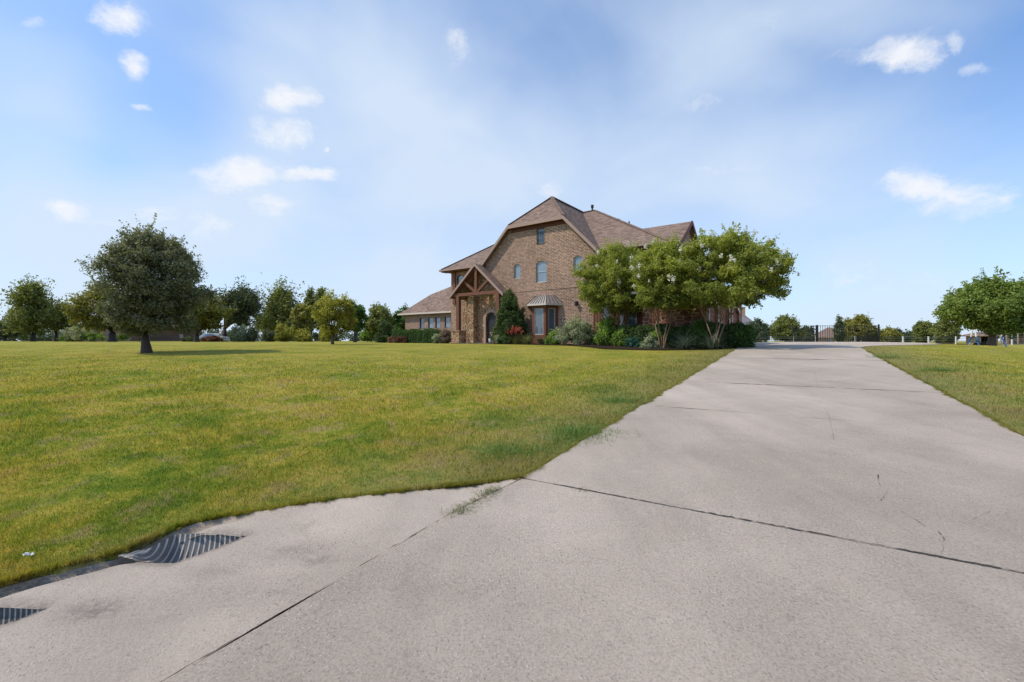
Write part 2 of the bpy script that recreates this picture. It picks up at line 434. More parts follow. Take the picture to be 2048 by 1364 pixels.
MAT = {}
MAT['brick'] = mat_brick('brown_brick', (.31,.160,.102), (.145,.070,.047), (.50,.39,.30))
MAT['brick_far'] = mat_brick('neighbour_brick', (.16,.09,.07), (.10,.06,.05), (.2,.16,.14))
MAT['stone'] = mat_stone('fieldstone', [(.13,.055,.03),(.30,.15,.075),(.20,.10,.05),(.36,.21,.11),(.16,.075,.045)], (.46,.36,.24), 3.2, .05)
MAT['redstone'] = mat_stone('red_fieldstone', [(.11,.042,.03),(.23,.10,.065),(.15,.06,.045),(.27,.135,.085)], (.40,.29,.2), 2.6, .03)
MAT['shingle'] = mat_shingle('brown_shingle', (.245,.172,.135))
MAT['shingle_grey'] = mat_shingle('grey_shingle', (.2,.19,.2))
MAT['trim'] = mat_plain('tan_trim', (.36,.25,.20), .6, .3, .12, 3)
MAT['gutter'] = mat_plain('pale_gutter', (.62,.53,.46), .45, .4, .08, 3)
MAT['timber'] = mat_wood('stained_timber', (.165,.068,.038))
MAT['timber_dark'] = mat_wood('dark_timber', (.12,.04,.025))
MAT['garage'] = mat_wood('garage_timber', (.25,.095,.055))
MAT['door'] = mat_plain('charcoal_door', (.028,.03,.034), .5, .4, .3, 12)
MAT['iron'] = mat_plain('black_iron', (.012,.012,.013), .45, .5, .3, 10)
MAT['frame_dark'] = mat_plain('dark_window_frame', (.035,.03,.03), .4, .4, .15, 8)
MAT['frame_light'] = mat_plain('light_window_frame', (.55,.54,.5), .4, .4, .1, 8)
MAT['glass'] = mat_glass('window_glass', (.20,.26,.31))
MAT['glass_dark'] = mat_glass('dark_window_glass', (.10,.13,.16))
MAT['bark'] = mat_wood('bark_grey', (.11,.082,.06))
MAT['bark_dark'] = mat_wood('bark_dark', (.06,.042,.036))
MAT['bark_myrtle'] = mat_wood('bark_myrtle', (.22,.14,.09))
MAT['white'] = mat_plain('white_paint', (.72,.71,.68), .5, .3, .1, 8)
MAT['blue'] = mat_plain('blue_paint', (.03,.10,.33), .4, .4, .1, 8)
MAT['greenmetal'] = mat_plain('green_metal', (.06,.16,.10), .4, .4, .1, 8)
MAT['black'] = mat_plain('black_rubber', (.015,.015,.016), .7, .2, .1, 8)
MAT['wire'] = mat_plain('galvanised_wire', (.38,.38,.37), .5, .4, .1, 8)
MAT['old_wood'] = mat_wood('weathered_wood', (.33,.27,.2))
MAT['tan'] = mat_plain('tan_stucco', (.36,.24,.17), .9, .1, .15, 2)
# metal awning
def mat_metalroof():
    m, nt, out = new_mat('bronze_metal_roof'); o = objco(nt); n = noise(nt, o, 3, 4)
    principled(nt, out, mix(nt,(.30,.25,.22),(.55,.50,.45), n), .38, .5, n, .1, .01, .55); return m
MAT['metalroof'] = mat_metalroof()
L = lambda n,d,l,a=None,t=.28: MAT.__setitem__(n, mat_leaf(n,d,l,a,t))
L('lf_oak', (.055,.07,.042), (.25,.26,.15), None, .33)
L('lf_myrtle', (.05,.085,.016), (.38,.41,.08), None, .42)
L('lf_mid', (.045,.07,.02), (.26,.28,.075), None, .33)
L('lf_olive', (.06,.072,.018), (.34,.32,.07), None, .33)
L('lf_dark', (.035,.052,.028), (.15,.175,.08))
L('lf_yellow', (.09,.10,.016), (.44,.42,.08), None, .4)
L('lf_bright', (.045,.085,.02), (.27,.35,.075), None, .38)
L('lf_cone', (.018,.042,.015), (.12,.18,.05))
L('lf_hedge', (.018,.042,.012), (.10,.19,.035))
L('lf_hedge_dark', (.016,.034,.012), (.085,.14,.038))
L('lf_silver', (.11,.135,.085), (.46,.50,.33), None, .35)
L('lf_shrub', (.05,.10,.02), (.29,.43,.08), None, .35)
L('lf_teal', (.015,.05,.035), (.07,.19,.13))
L('lf_red', (.12,.05,.03), (.34,.19,.12))
L('lf_pink', (.05,.06,.03), (.34,.24,.19))
L('lf_reddish', (.07,.03,.022), (.24,.11,.07))
L('lf_hazy', (.035,.055,.035), (.12,.155,.085))
L('lf_grassy', (.07,.085,.03), (.30,.30,.12))
L('lf_yucca', (.06,.085,.07), (.21,.27,.21), None, .15)
L('lf_white', (.62,.6,.54), (.85,.83,.76), None, .2)
L('lf_flower', (.35,.05,.035), (.62,.16,.11), None, .2)
L('lf_weed', (.06,.13,.018), (.20,.32,.05))
L('lf_straw', (.18,.14,.05), (.36,.32,.12))

# ------------------------------------------------------------------ lawn sheet
def mat_lawn():
    m, nt, out = new_mat('lawn_soil'); col, o, mid, fine, sx = lawn_color(nt)
    g = noise(nt, mapping(nt,o,(1,1,0)), 38, 4, .75)
    col = mix(nt, col, ramp(nt, g, [(.3,.62),(.7,1.2)]), .85, 'MULTIPLY')
    # thin strip of dry soil showing beside the right side of the drive
    r_ = math_(nt,'ADD', math_(nt,'MULTIPLY', sx.outputs['X'], DY), math_(nt,'MULTIPLY', sx.outputs['Y'], -DX))
    band = N(nt,'ShaderNodeMapRange'); band.inputs['From Min'].default_value = 2.2; band.inputs['From Max'].default_value = 3.8
    band.inputs['To Min'].default_value = 1; band.inputs['To Max'].default_value = 0
    nt.links.new(math_(nt,'ABSOLUTE', r_), band.inputs['Value'])
    k = math_(nt,'MULTIPLY', math_(nt,'MULTIPLY', band.outputs[0], ramp(nt, mid, [(.42,0),(.6,1)])), .65)
    col = mix(nt, col, (.20,.155,.08), k)
    principled(nt, out, col, .95, .08, g, .7, .03); return m
MAT['lawn'] = mat_lawn()
def polar_ground():
    angs = np.concatenate([np.linspace(-68,68,520), np.linspace(70,290,90)])*math.pi/180
    rad = np.concatenate([[.0], np.geomspace(.8,95,330), np.geomspace(100,4000,24)])
    A, R = np.meshgrid(angs, rad)
    Xg = R*np.sin(A); Yg = R*np.cos(A); Zg = ground(Xg,Yg)
    Zg -= dip(Xg, Yg)
    nr, na = A.shape
    V = np.stack([Xg,Yg,Zg],-1).reshape(-1,3)
    i = np.arange(nr-1)[:,None]*na; j = np.arange(na)[None,:]; j2 = (j+1)%na
    Fq = np.stack([i+j, i+na+j, i+na+j2, i+j2],-1).reshape(-1,4)[:, ::-1]
    me = bpy.data.meshes.new('lawn'); me.from_pydata(V.tolist(), [], Fq.tolist()); me.update()
    for p in me.polygons: p.use_smooth = True
    return tag(link('lawn', me, MAT['lawn']), kind='structure')

# apron outline, surveyed from the ground
edge_px = [(1043,958),(1020,963),(960,970),(860,980),(780,990),(680,1002),(600,1012),(540,1024),(450,1036),(385,1047),(350,1058),(300,1082),(230,1110),(150,1130),(80,1148),(0,1172),(-150,1222),(-420,1330)]
EDGE = [hit(*p) for p in edge_px]+[(-5.0,.2),(-6.5,-4)]
joint_px = [(1045,960),(900,1033),(790,1098),(590,1218),(340,1364)]
JNT = [hit(*p) for p in joint_px]
jd = (JNT[-1][0]-JNT[-2][0], JNT[-1][1]-JNT[-2][1]); JNT.append((JNT[-1][0]+jd[0]*6, JNT[-1][1]+jd[1]*6))
def resample(P, n):
    P = np.array(P); d = np.r_[0, np.cumsum(np.hypot(*np.diff(P,axis=0).T))]
    s = np.linspace(0, d[-1], n); return np.stack([np.interp(s,d,P[:,0]), np.interp(s,d,P[:,1])],1)
# culvert openings: far rim, near rim (plan)
def rimset(dx, dy, sc):
    T = lambda p: hit(495+(p[0]-495)*sc+dx, 1073+(p[1]-1073)*sc+dy)
    F = [T(p) for p in ((495,1073),(420,1069),(352,1070),(300,1098),(236,1114))]
    Nn = [T(p) for p in ((495,1073),(440,1097),(345,1131),(290,1126),(236,1114))]
    fs = [0,.38,.72,.88,1]; ns = [0,.2,.5,.78,1]
    return F, fs, Nn, ns
PIPES = [rimset(0,0,1.0), rimset(-403,146,1.12)]
def in_poly(X, Y, P):
    P = np.array(P); c = np.zeros(np.shape(X), bool); n = len(P)
    for i in range(n):
        x1,y1 = P[i]; x2,y2 = P[(i+1)%n]
        if y1 == y2: continue
        k = ((y1 > Y) != (y2 > Y)) & (X < (x2-x1)*(Y-y1)/(y2-y1)+x1); c ^= k
    return c
PIPE_POLY = [F+Nn[::-1][1:-1] for F,fs,Nn,ns in PIPES]
APRON_POLY = EDGE+JNT[::-1]
def dip(X, Y, amt=.5):
    """extra lowering of the soil below the concrete apron and the culvert mouths"""
    X = np.asarray(X,float); Y = np.asarray(Y,float)
    d = np.where(in_poly(X,Y,APRON_POLY), .16, 0.)
    for P in PIPE_POLY:
        c = np.mean(P,axis=0); G = [tuple(c+(np.array(p)-c)*1.15) for p in P]
        d = np.where(in_poly(X,Y,G), amt, d)
    return d
polar_ground()

# ------------------------------------------------------------------ concrete
def mat_concrete(name, tone=1., agg=1., dirty=0.):
    m, nt, out = new_mat(name); o = objco(nt)
    big = noise(nt, o, .35, 5, .6, .3); mid = noise(nt, o, 1.7, 6, .65, .2); fine = noise(nt, o, 62, 5, .8)
    base = mix(nt, [x*tone for x in (.43,.352,.275)], [x*tone for x in (.545,.452,.358)], ramp(nt, big, [(.35,0),(.65,1)]))
    base = mix(nt, base, ramp(nt, mid, [(.30,.90),(.62,1.05)]), .75, 'MULTIPLY')
    base = mix(nt, base, ramp(nt, fine, [(.32,.5),(.5,1.0),(.68,1.25)]), .7*agg, 'MULTIPLY')
    lane = noise(nt, mapping(nt, o, (1.1,.09,1), (0,0,0), (0,0,.563)), 1.3, 4, .6)
    base = mix(nt, base, ramp(nt, lane, [(.35,.86),(.6,1.04)]), .7, 'MULTIPLY')
    v = N(nt,'ShaderNodeTexVoronoi'); v.inputs['Scale'].default_value = 55; nt.links.new(o, v.inputs['Vector'])
    sc = N(nt,'ShaderNodeSeparateColor'); nt.links.new(v.outputs['Color'], sc.inputs[0])
    peb = math_(nt,'MULTIPLY', ramp(nt, v.outputs['Distance'], [(.15,1),(.42,0)]), ramp(nt, sc.outputs[0], [(.62,0),(.72,1)]))
    zone = ramp(nt, noise(nt, o, .9, 4, .6), [(.38,.12),(.62,1)])
    peb = math_(nt,'MULTIPLY', peb, zone)
    pc = mix(nt, (.22,.17,.14), (.72,.66,.58), ramp(nt, sc.outputs[1], [(.25,0),(.5,1)]))
    base = mix(nt, base, pc, math_(nt,'MULTIPLY', peb, .75*agg))
    v2 = N(nt,'ShaderNodeTexVoronoi'); v2.inputs['Scale'].default_value = 26; nt.links.new(o, v2.inputs['Vector'])
    s2 = N(nt,'ShaderNodeSeparateColor'); nt.links.new(v2.outputs['Color'], s2.inputs[0])
    spot = math_(nt,'MULTIPLY', ramp(nt, v2.outputs['Distance'], [(.06,1),(.15,0)]), ramp(nt, s2.outputs[0], [(.8,0),(.84,1)]))
    base = mix(nt, base, (.10,.08,.065), math_(nt,'MULTIPLY', spot, .6))
    st = ramp(nt, noise(nt, o, 1.1, 6, .7, 1.2), [(.60,0),(.80,1)])
    base = mix(nt, base, (.15,.125,.105), math_(nt,'MULTIPLY', st, .22+.3*dirty))
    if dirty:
        a = N(nt,'ShaderNodeAttribute', attribute_name='dirt_and_shade', attribute_type='GEOMETRY')  # mask of real stains plus the shadow painted along the swale
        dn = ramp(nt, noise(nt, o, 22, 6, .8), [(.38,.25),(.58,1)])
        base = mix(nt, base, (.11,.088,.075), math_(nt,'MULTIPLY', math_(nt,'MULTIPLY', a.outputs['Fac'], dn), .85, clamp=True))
    hgt = math_(nt,'ADD', math_(nt,'MULTIPLY', peb, .5), math_(nt,'ADD', fine, math_(nt,'MULTIPLY', mid, .7)))
    principled(nt, out, base, .88, .2, hgt, .9, .012); return m
MAT['concrete'] = mat_concrete('driveway_concrete', 1.0, 1.0)
MAT['concrete_far'] = mat_concrete('court_concrete', 1.12, .6)
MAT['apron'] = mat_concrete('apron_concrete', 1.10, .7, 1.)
MAT['joint'] = mat_plain('joint_filler', (.085,.07,.055), .95, .1, .4, 30)

def strip_mesh(name, rs, left, right, nq, mat, zoff=.022, parent=None, kind='structure'):
    """ruled slab between left(r), right(r) given as q offsets, with a skirt"""
    V = []; nr = len(rs)
    for r in rs:
        a, b = left(r), right(r)
        for k in range(nq+1):
            q = a+(b-a)*k/nq; x, y = xy(r, q)
            V.append((x,y,gz(x,y)+zoff))
    Fc = []
    for i in range(nr-1):
        for k in range(nq):
            n = i*(nq+1)+k; Fc.append((n, n+1, n+nq+2, n+nq+1))
    # skirt
    ring = [k for k in range(nq+1)]+[i*(nq+1)+nq for i in range(1,nr)]+[(nr-1)*(nq+1)+k for k in range(nq-1,-1,-1)]+[i*(nq+1) for i in range(nr-2,0,-1)]
    n0 = len(V); V += [(V[i][0],V[i][1],V[i][2]-.10) for i in ring]
    for i in range(len(ring)):
        j = (i+1)%len(ring); Fc.append((ring[i], n0+i, n0+j, ring[j]))
    me = bpy.data.meshes.new(name); me.from_pydata(V,[],Fc); me.update()
    o = link(name, me, mat, parent)
    return tag(o, kind=kind) if kind else o
J1, J2, J3, J4, JE = 3.86, 11.4, 8.05, 18.0, 25.0
g_ = .008
hw = 2.33
dl = lambda r: -hw+.012*math.sin(r*3.1)+.01*math.sin(r*7.7)
dr = lambda r: hw+.012*math.sin(r*2.7+1)+.01*math.sin(r*8.3)
drive = strip_mesh('driveway', list(np.linspace(J1+g_, JE, 90)), dl, dr, 16, MAT['concrete'])
# near slab: fans out beyond J1; left edge follows the apron joint
JQ = sorted([rq(*p) for p in JNT]); JR = [p[0] for p in JQ]; JV = [p[1] for p in JQ]
strip_mesh('driveway_entrance', list(np.linspace(-7, J1-g_, 60)), lambda r: float(np.interp(r, JR, JV))+.006, lambda r: 2.36+max(0,(J1-r))**1.3*.9, 40, MAT['concrete'])
# parking court
cl = lambda r: float(np.interp(r,[JE,26,27.5,50],[-2.34,-3.0,-3.55,-2.0]))
crr = lambda r: float(np.interp(r,[JE,26.5,28.5,31,34,40,46,52],[2.34,2.9,4.4,6.0,6.9,7.2,6.6,4.5]))
strip_mesh('parking_court', list(np.linspace(JE+g_,52,110)), cl, crr, 24, MAT['concrete_far'], .024)

# apron patch
def build_apron():
    ns, nt_ = 420, 150
    E = resample(EDGE, ns); Jn = resample([ (p[0]-.006,p[1]-.004) for p in JNT], ns)
    # pair stations so that both run from the shared corner outwards
    t = (np.linspace(0,1,nt_)**1.15)[None,:,None]
    P = E[:,None,:]*(1-t)+Jn[:,None,:]*t
    Xa, Ya = P[...,0], P[...,1]
    Z = ground(Xa,Ya)+.02
    s = np.linspace(0,1,ns)[:,None]; tt = (np.linspace(0,1,nt_)**1.15)[None,:]
    # shallow swale just inside the grass edge, low berm between pipes
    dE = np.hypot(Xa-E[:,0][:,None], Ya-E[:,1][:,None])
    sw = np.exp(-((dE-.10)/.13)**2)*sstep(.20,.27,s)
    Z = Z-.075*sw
    dirt_and_shade = .95*sw  # swale band: soil tone and the grass-edge shadow painted in together
    rng = np.random.default_rng(5)
    for k in range(26):
        fx, fy = rng.normal(size=2)*3.; ph = rng.uniform(0,6)
        Z = Z+.0022*np.sin(fx*Xa+fy*Ya+ph)
    for (px,py,r,a) in ((120,1160,.14,.5),(180,1140,.12,.7),(600,1105,.22,.55),(640,1120,.12,.8),(500,1195,.3,.4),(190,1225,.16,1.0),(215,1215,.08,1.),(420,1150,.16,.5),(300,1230,.3,.3),(560,1190,.12,.6)):
        cx, cy = hit(px,py); dd = np.hypot((Xa-cx)*.8,(Ya-cy)*1.5)
        dirt_and_shade = np.maximum(dirt_and_shade, a*.75*np.exp(-(dd/r)**2)); Z = Z-.01*a*np.exp(-(dd/r)**2)
    mask = np.zeros_like(Xa,bool)
    for Pp in PIPE_POLY:
        c = np.mean(Pp,axis=0)
        ins = in_poly(Xa,Ya,[tuple(c+(np.array(p)-c)*.985) for p in Pp]); mask |= ins
        D = np.min([np.hypot(Xa-p[0],Ya-p[1]) for p in resample(list(Pp)+[Pp[0]],160)],axis=0)
        dirt_and_shade = np.maximum(dirt_and_shade, .6*np.exp(-(D/.07)**2))
        # concrete rolls over gently towards the mouth
        Z = Z-.018*np.exp(-(D/.05)**2)
    V = np.stack([Xa,Ya,Z],-1).reshape(-1,3); n = nt_
    Fc = []
    for i in range(ns-1):
        for j in range(nt_-1):
            if mask[i,j] and mask[i+1,j] and mask[i,j+1] and mask[i+1,j+1]: continue
            Fc.append((i*n+j, (i+1)*n+j, (i+1)*n+j+1, i*n+j+1))
    n0 = len(V); sk = [(V[i*n][0],V[i*n][1],V[i*n][2]-.14) for i in range(ns)]
    Vl = V.tolist()+sk
    for i in range(ns-1): Fc.append((i*n, n0+i, n0+i+1, (i+1)*n))
    me = bpy.data.meshes.new('culvert_apron'); me.from_pydata(Vl,[],Fc); me.update()
    me.flip_normals() if me.polygons[0].normal.z < 0 else None
    for p in me.polygons: p.use_smooth = True
    a = me.attributes.new('dirt_and_shade','FLOAT','POINT'); a.data.foreach_set('value', np.r_[dirt_and_shade.reshape(-1), np.ones(ns)*.8].astype(np.float32))
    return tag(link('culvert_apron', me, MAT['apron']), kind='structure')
build_apron()
def mat_corr():
    m, nt, out = new_mat('galvanised_corrugated_pipe'); o = objco(nt)
    a = N(nt,'ShaderNodeAttribute', attribute_name='crest', attribute_type='GEOMETRY')
    s = N(nt,'ShaderNodeAttribute', attribute_name='silt', attribute_type='GEOMETRY')
    n = noise(nt, o, 14, 6, .75); n2 = noise(nt, o, 60, 4, .7)
    base = mix(nt, (.075,.072,.07), (.22,.21,.2), n)
    cr = math_(nt,'MULTIPLY', ramp(nt, a.outputs['Fac'], [(.35,0),(.75,1)]), ramp(nt, n, [(.3,.6),(.5,1)]))
    base = mix(nt, base, (.66,.62,.55), cr)
    k = math_(nt,'MULTIPLY', s.outputs['Fac'], ramp(nt, n, [(.36,0),(.56,1)]), clamp=True)
    base = mix(nt, base, (.27,.215,.17), math_(nt,'MULTIPLY', k, .9))
    principled(nt, out, base, .55, .4, n2, .35, .004, .15); return m
MAT['corr'] = mat_corr()
for pi,(F,fs,Nn,nss) in enumerate(PIPES):
    nu, nv = 420, 44; V = []; CR = []; SI = []
    F = np.array(F); Nn = np.array(Nn)
    for i in range(nu):
        s = i/(nu-1)
        f = np.array([np.interp(s,fs,F[:,0]), np.interp(s,fs,F[:,1])]); n_ = np.array([np.interp(s,nss,Nn[:,0]), np.interp(s,nss,Nn[:,1])])
        D = .26*math.sin(math.pi*min(1,s/.9)**.75)**.8 if 0<s<.9 else 0.
        D = max(D, 0)+.012
        for j in range(nv):
            v = j/(nv-1); c = f*(1-v)+n_*v
            prof = math.sin(math.pi*v)**.6
            ph = ((s-.13*v**1.6)*20)%1; cs = .5+.5*math.cos(2*math.pi*(ph-.5)); crest = cs**3
            z = gz(*c)+.012-D*prof+(.016*crest)*min(1,prof*1.5)-.004
            V.append((c[0],c[1],z)); CR.append(crest); SI.append(min(1,max(0,(s-.25)*1.9)*min(1,.25+v*1.4)))
    Fc = [(i*nv+j,(i+1)*nv+j,(i+1)*nv+j+1,i*nv+j+1) for i in range(nu-1) for j in range(nv-1)]
    me = bpy.data.meshes.new('culvert_pipe'); me.from_pydata(V,[],Fc); me.update()
    for p in me.polygons: p.use_smooth = True
    for nm, arr in (('crest',CR),('silt',SI)):
        a = me.attributes.new(nm,'FLOAT','POINT'); a.data.foreach_set('value', np.array(arr,np.float32))
    o = link('culvert_pipe', me, MAT['corr'])
    tag(o, ['corrugated metal culvert mouth in the concrete apron, the one seen whole','corrugated metal culvert mouth cut off by the left photo edge'][pi], 'culvert', 'corrugated culvert mouths in the apron')

# joints and cracks
def line_strip(pts, w, name, mat, parent, zoff=.028, jit=.3, seed=1, step=.05):
    rng = np.random.default_rng(seed); P = np.array(pts)
    L_ = np.sum(np.hypot(*np.diff(P,axis=0).T)); n = max(3,int(L_/step)); P = resample(pts, n)
    d = np.gradient(P,axis=0); d /= np.linalg.norm(d,axis=1,keepdims=True)+1e-9; nn = np.stack([-d[:,1],d[:,0]],1)
    ww = w*(1+jit*rng.normal(size=n)).clip(.15,2)*(.7+.5*np.sin(np.arange(n)*.23+seed)*np.sin(np.arange(n)*.071+1)); off = (rng.normal(size=n)*w*jit*.5)[:,None]
    A = P+nn*(ww[:,None]/2+off); B = P-nn*(ww[:,None]/2-off)
    V = [(a[0],a[1],gz(*a)+zoff) for a in A]+[(b[0],b[1],gz(*b)+zoff) for b in B]
    Fc = [(i,i+1,n+i+1,n+i) for i in range(n-1)]
    me = bpy.data.meshes.new(name); me.from_pydata(V,[],Fc); me.update(); return link(name, me, mat, parent)
line_strip([xy(J1,-2.33),xy(J1+.01,0),xy(J1,2.6),xy(J1,3.2)], .014, 'expansion_joint', MAT['joint'], drive, .0265, .45, 3, .03)
line_strip([xy(J2,-2.3),xy(J2,2.3)], .034, 'expansion_joint', MAT['joint'], drive, .0265, .4, 4, .1)
line_strip([xy(J4,-2.3),xy(J4,2.3)], .055, 'expansion_joint', MAT['joint'], drive, .0265, .5, 5, .2)
line_strip([xy(J3,-2.1),xy(J3+.03,-.5),xy(J3,.6)], .010, 'crack', MAT['joint'], drive, .0265, .6, 6, .08)
line_strip([xy(JE,-2.3),xy(JE,2.3)], .03, 'expansion_joint', MAT['joint'], drive, .029, .5, 7, .2)
line_strip(JNT, .0062, 'expansion_joint', MAT['joint'], drive, .0262, .7, 8, .04)
for k, pl in enumerate([[(1757,954),(1756,967),(1762,982),(1774,990),(1762,1007)],[(1877,1070),(1888,1086),(1884,1096),(1888,1105),(1880,1117)],[(1940,1052),(1946,1045),(1960,1038),(1980,1030)],
        [(1650,822),(1658,836),(1664,860),(1668,884)],[(1630,745),(1632,760),(1636,775)],[(1800,1028),(1830,1045),(1850,1060)],[(1500,800),(1560,806),(1640,812)]]):
    line_strip([hit(*p) for p in pl], .004 if k<3 else .0025, 'crack', MAT['joint'], drive, .0268, .8, 20+k, .03)

# ------------------------------------------------------------------ planting bed, walk
HX, HY = 5.73, 30.0; HR = math.atan2(-.592,.806)
def Hw(u, b): return (HX+.806*u+.592*b, HY-.592*u+.806*b)
def mat_mulch():
    m, nt, out = new_mat('mulch'); o = objco(nt); n = noise(nt, o, 14, 6, .8)
    principled(nt, out, mix(nt,(.012,.008,.006),(.075,.048,.033), n), .95, .1, n, 1., .04); return m
MAT['mulch'] = mat_mulch()
BED_UB = [(-8.2,-.1),(-8.2,-2.3),(-6,-2.9),(-3,-3.0),(-.6,-3.2),(1.3,-4.4),(3.2,-6.1),(6.0,-6.3),(8.2,-5.6),(8.9,-4.0),(8.5,-2.6),(7.2,-2.6),(4,-2.6),(4,-.1)]
BED = [Hw(*p) for p in BED_UB]
def sheet(name, poly, mat, z=.03, step=.4):
    P = [Vector((x,y,0)) for x,y in resample(list(poly)+[poly[0]], int(8*len(poly)))[:-1]]
    mb = MB(); mb.v = [(p.x,p.y,gz(p.x,p.y)+z) for p in P]
    for t in tessellate_polygon([P]):
        a,b,c = (P[i] for i in t); cr = (b.x-a.x)*(c.y-a.y)-(b.y-a.y)*(c.x-a.x)
        if abs(cr) > 1e-9: mb.f.append(tuple(t) if cr>0 else tuple(t[::-1]))
    return tag(mb.build(name, mat), kind='structure')
sheet('mulch_bed', BED, MAT['mulch'], .035)
WALK = [Hw(*p) for p in ((-12.2,-.2),(-12.2,-1.9),(-8.3,-1.9),(-8.3,-.2))]
sheet('front_walk', WALK, MAT['concrete_far'], .04)

# ------------------------------------------------------------------ the house
house = thing('brick_house', 'large two storey brown brick house with clipped gable and timber truss porch', 'house', (HX,HY,1.36), HR)
fr = lambda b: (lambda x,z: (x,b,z))
INTO = (0,1,0)
# main gable front
holes = [arch(-6.92,-6.34,4.95,6.04,.10), arch(-4.93,-4.03,4.5,6.06,.16), arch(-1.84,-1.16,5.0,6.1,.12), arch(-4.86,-4.22,7.3,8.42,0), arch(-9.6,-8.5,.05,2.62,.5)]
mb = MB()
wall(mb, [(-9.7,-.2),(0,-.2),(0,6.30),(-2.48,8.72),(-7.22,8.72),(-9.7,6.30)], holes[:4]+[arch(-9.6,-8.5,-.1,2.55,.5)], fr(0), .14)
mb.poly([(0,0,-.2),(0,.85,-.2),(0,.85,6.3),(0,0,6.3)])
mb.poly([(-9.7,.85,-.2),(-9.7,0,-.2),(-9.7,0,6.3),(-9.7,.85,6.3)])
w_main = mb.build('wall', MAT['brick'], house); w_main['label'] = 'brown brick gable front wall'
window(house,-6.92,-6.34,4.95,6.04,.10,fr(0),INTO,.14,.05,fm=MAT['frame_light'],gm=MAT['glass'])
window(house,-4.93,-4.03,4.5,6.06,.16,fr(0),INTO,.14,.05,0,1,MAT['frame_light'],MAT['glass'])
window(house,-1.84,-1.16,5.0,6.1,.12,fr(0),INTO,.14,.05,fm=MAT['frame_light'],gm=MAT['glass'])
wa = window(house,-4.86,-4.22,7.3,8.42,0,fr(0),INTO,.14,.04,0,0,MAT['frame_light'],MAT['glass'])
g = MB()
for i in range(5):
    x = -4.84+.15*i; g.bar((x,-.03,7.27),(x,-.03,8.45),.02)
for z in (7.3,7.62,8.12,8.42): g.bar((-4.9,-.03,z),(-4.18,-.03,z),.02)
for i in range(4):
    for z in (7.55,8.1):
        g.tube([(-4.765+.15*i+.05*math.cos(a),-.035,z+.1*math.sin(a)) for a in np.linspace(0,6.28,9)], .008, 4)
g.build('window_grille', MAT['iron'], wa)
# belt course
s = MB(); s.box(-7.1,0.012,-.03,-.004,3.93,4.03); s.build('belt_course', MAT['brick'], house)
# main body
mb = MB()
lw = [arch(-13.62,-12.92,4.9,5.9,.14)]
wall(mb, [(-14.3,-.2),(-9.7,-.2),(-9.7,6.3),(-14.3,6.3)], lw, fr(.85), .14)
wall(mb, [(0,-.2),(3.9,-.2),(3.9,6.3),(0,6.3)], [], fr(.85))
mb.poly([(3.9,.85,-.2),(3.9,13.2,-.2),(3.9,13.2,6.3),(3.9,.85,6.3)])
mb.poly([(-14.3,13.2,-.2),(-14.3,.85,-.2),(-14.3,.85,6.3),(-14.3,13.2,6.3)])
mb.poly([(3.9,13.2,-.2),(-14.3,13.2,-.2),(-14.3,13.2,6.3),(3.9,13.2,6.3)])
mb.build('wall', MAT['brick'], house)
window(house,-13.62,-12.92,4.9,5.9,.14,fr(.85),INTO,.14,.05,fm=MAT['frame_dark'],gm=MAT['glass'])
# pilaster + frieze of the left block
s = MB(); s.box(-14.02,-13.72,.72,.845,3.4,6.2); s.build('pilaster', MAT['timber'], house)
def roofplanes(name, planes, th=.14, mat='shingle', parent=house):
    mb = MB()
    for p in planes: mb.slab(p, th)
    return mb.build(name, MAT[mat], parent)
m_ = .706
E0u,E1u,E0b,E1b = -14.9,4.5,.2,13.9
R1=( -8.1,7.0,11.2); R2=(-3.6,7.0,11.2)
roofplanes('roof', [
 [(E0u,E0b,6.4),(E1u,E0b,6.4),R2,R1],
 [(E1u,E0b,6.4),(E1u,E1b,6.4),R2],
 [(E1u,E1b,6.4),(E0u,E1b,6.4),R1,R2],
 [(E0u,E1b,6.4),(E0u,E0b,6.4),R1]])
gcx = -4.85
roofplanes('roof', [
 [(.42,-.36,6.0),(.05,-.36,6.42),(gcx+2.38,-.36,8.97),(gcx,2.05,11.27),(gcx,7.1,11.27),(.05,.4,6.42),(.42,.2,6.0)],
 [(gcx-5.27,-.36,6.0),(gcx-5.27,.2,6.0),(gcx-4.9,.4,6.42),(gcx,7.1,11.27),(gcx,2.05,11.27),(gcx-2.38,-.36,8.97),(gcx-4.9,-.36,6.42)],
 [(gcx+2.38,-.36,8.97),(gcx,2.05,11.27),(gcx-2.38,-.36,8.97)]], .12)
s = MB(); w_=.26
pr = [(.42,6.0),(.05,6.42),(gcx+2.38,8.97),(gcx-2.38,8.97),(gcx-4.9,6.42),(gcx-5.27,6.0)]
for a,b in zip(pr[:-1],pr[1:]):
    s.slab([(a[0],-.44,a[1]-.02),(a[0],-.365,a[1]-.02),(b[0],-.365,b[1]-.02),(b[0],-.44,b[1]-.02)][::-1], w_)
s.build('rake_board', MAT['trim'], house)
# soffits
s = MB()
s.box(gcx-2.4,gcx+2.4,-.36,-.005,8.70,8.74)
s.build('soffit', MAT['timber_dark'], house)
s = MB(); s.slab([(E0u,E0b+.02,6.22),(gcx-5,E0b+.02,6.22),(gcx-5,.845,6.22),(E0u,.845,6.22)],.05); s.build('soffit', MAT['timber_dark'], house); s = MB(); s.slab([(.35,E0b+.02,6.22),(E1u,E0b+.02,6.22),(E1u,.845,6.22),(.35,.845,6.22)],.05); s.build('soffit', MAT['timber_dark'], house)
# dark cornice under the front eaves
s = MB(); s.box(gcx-2.3,gcx+2.3,-.05,-.004,8.45,8.69); s.build('frieze', MAT['timber_dark'], house)
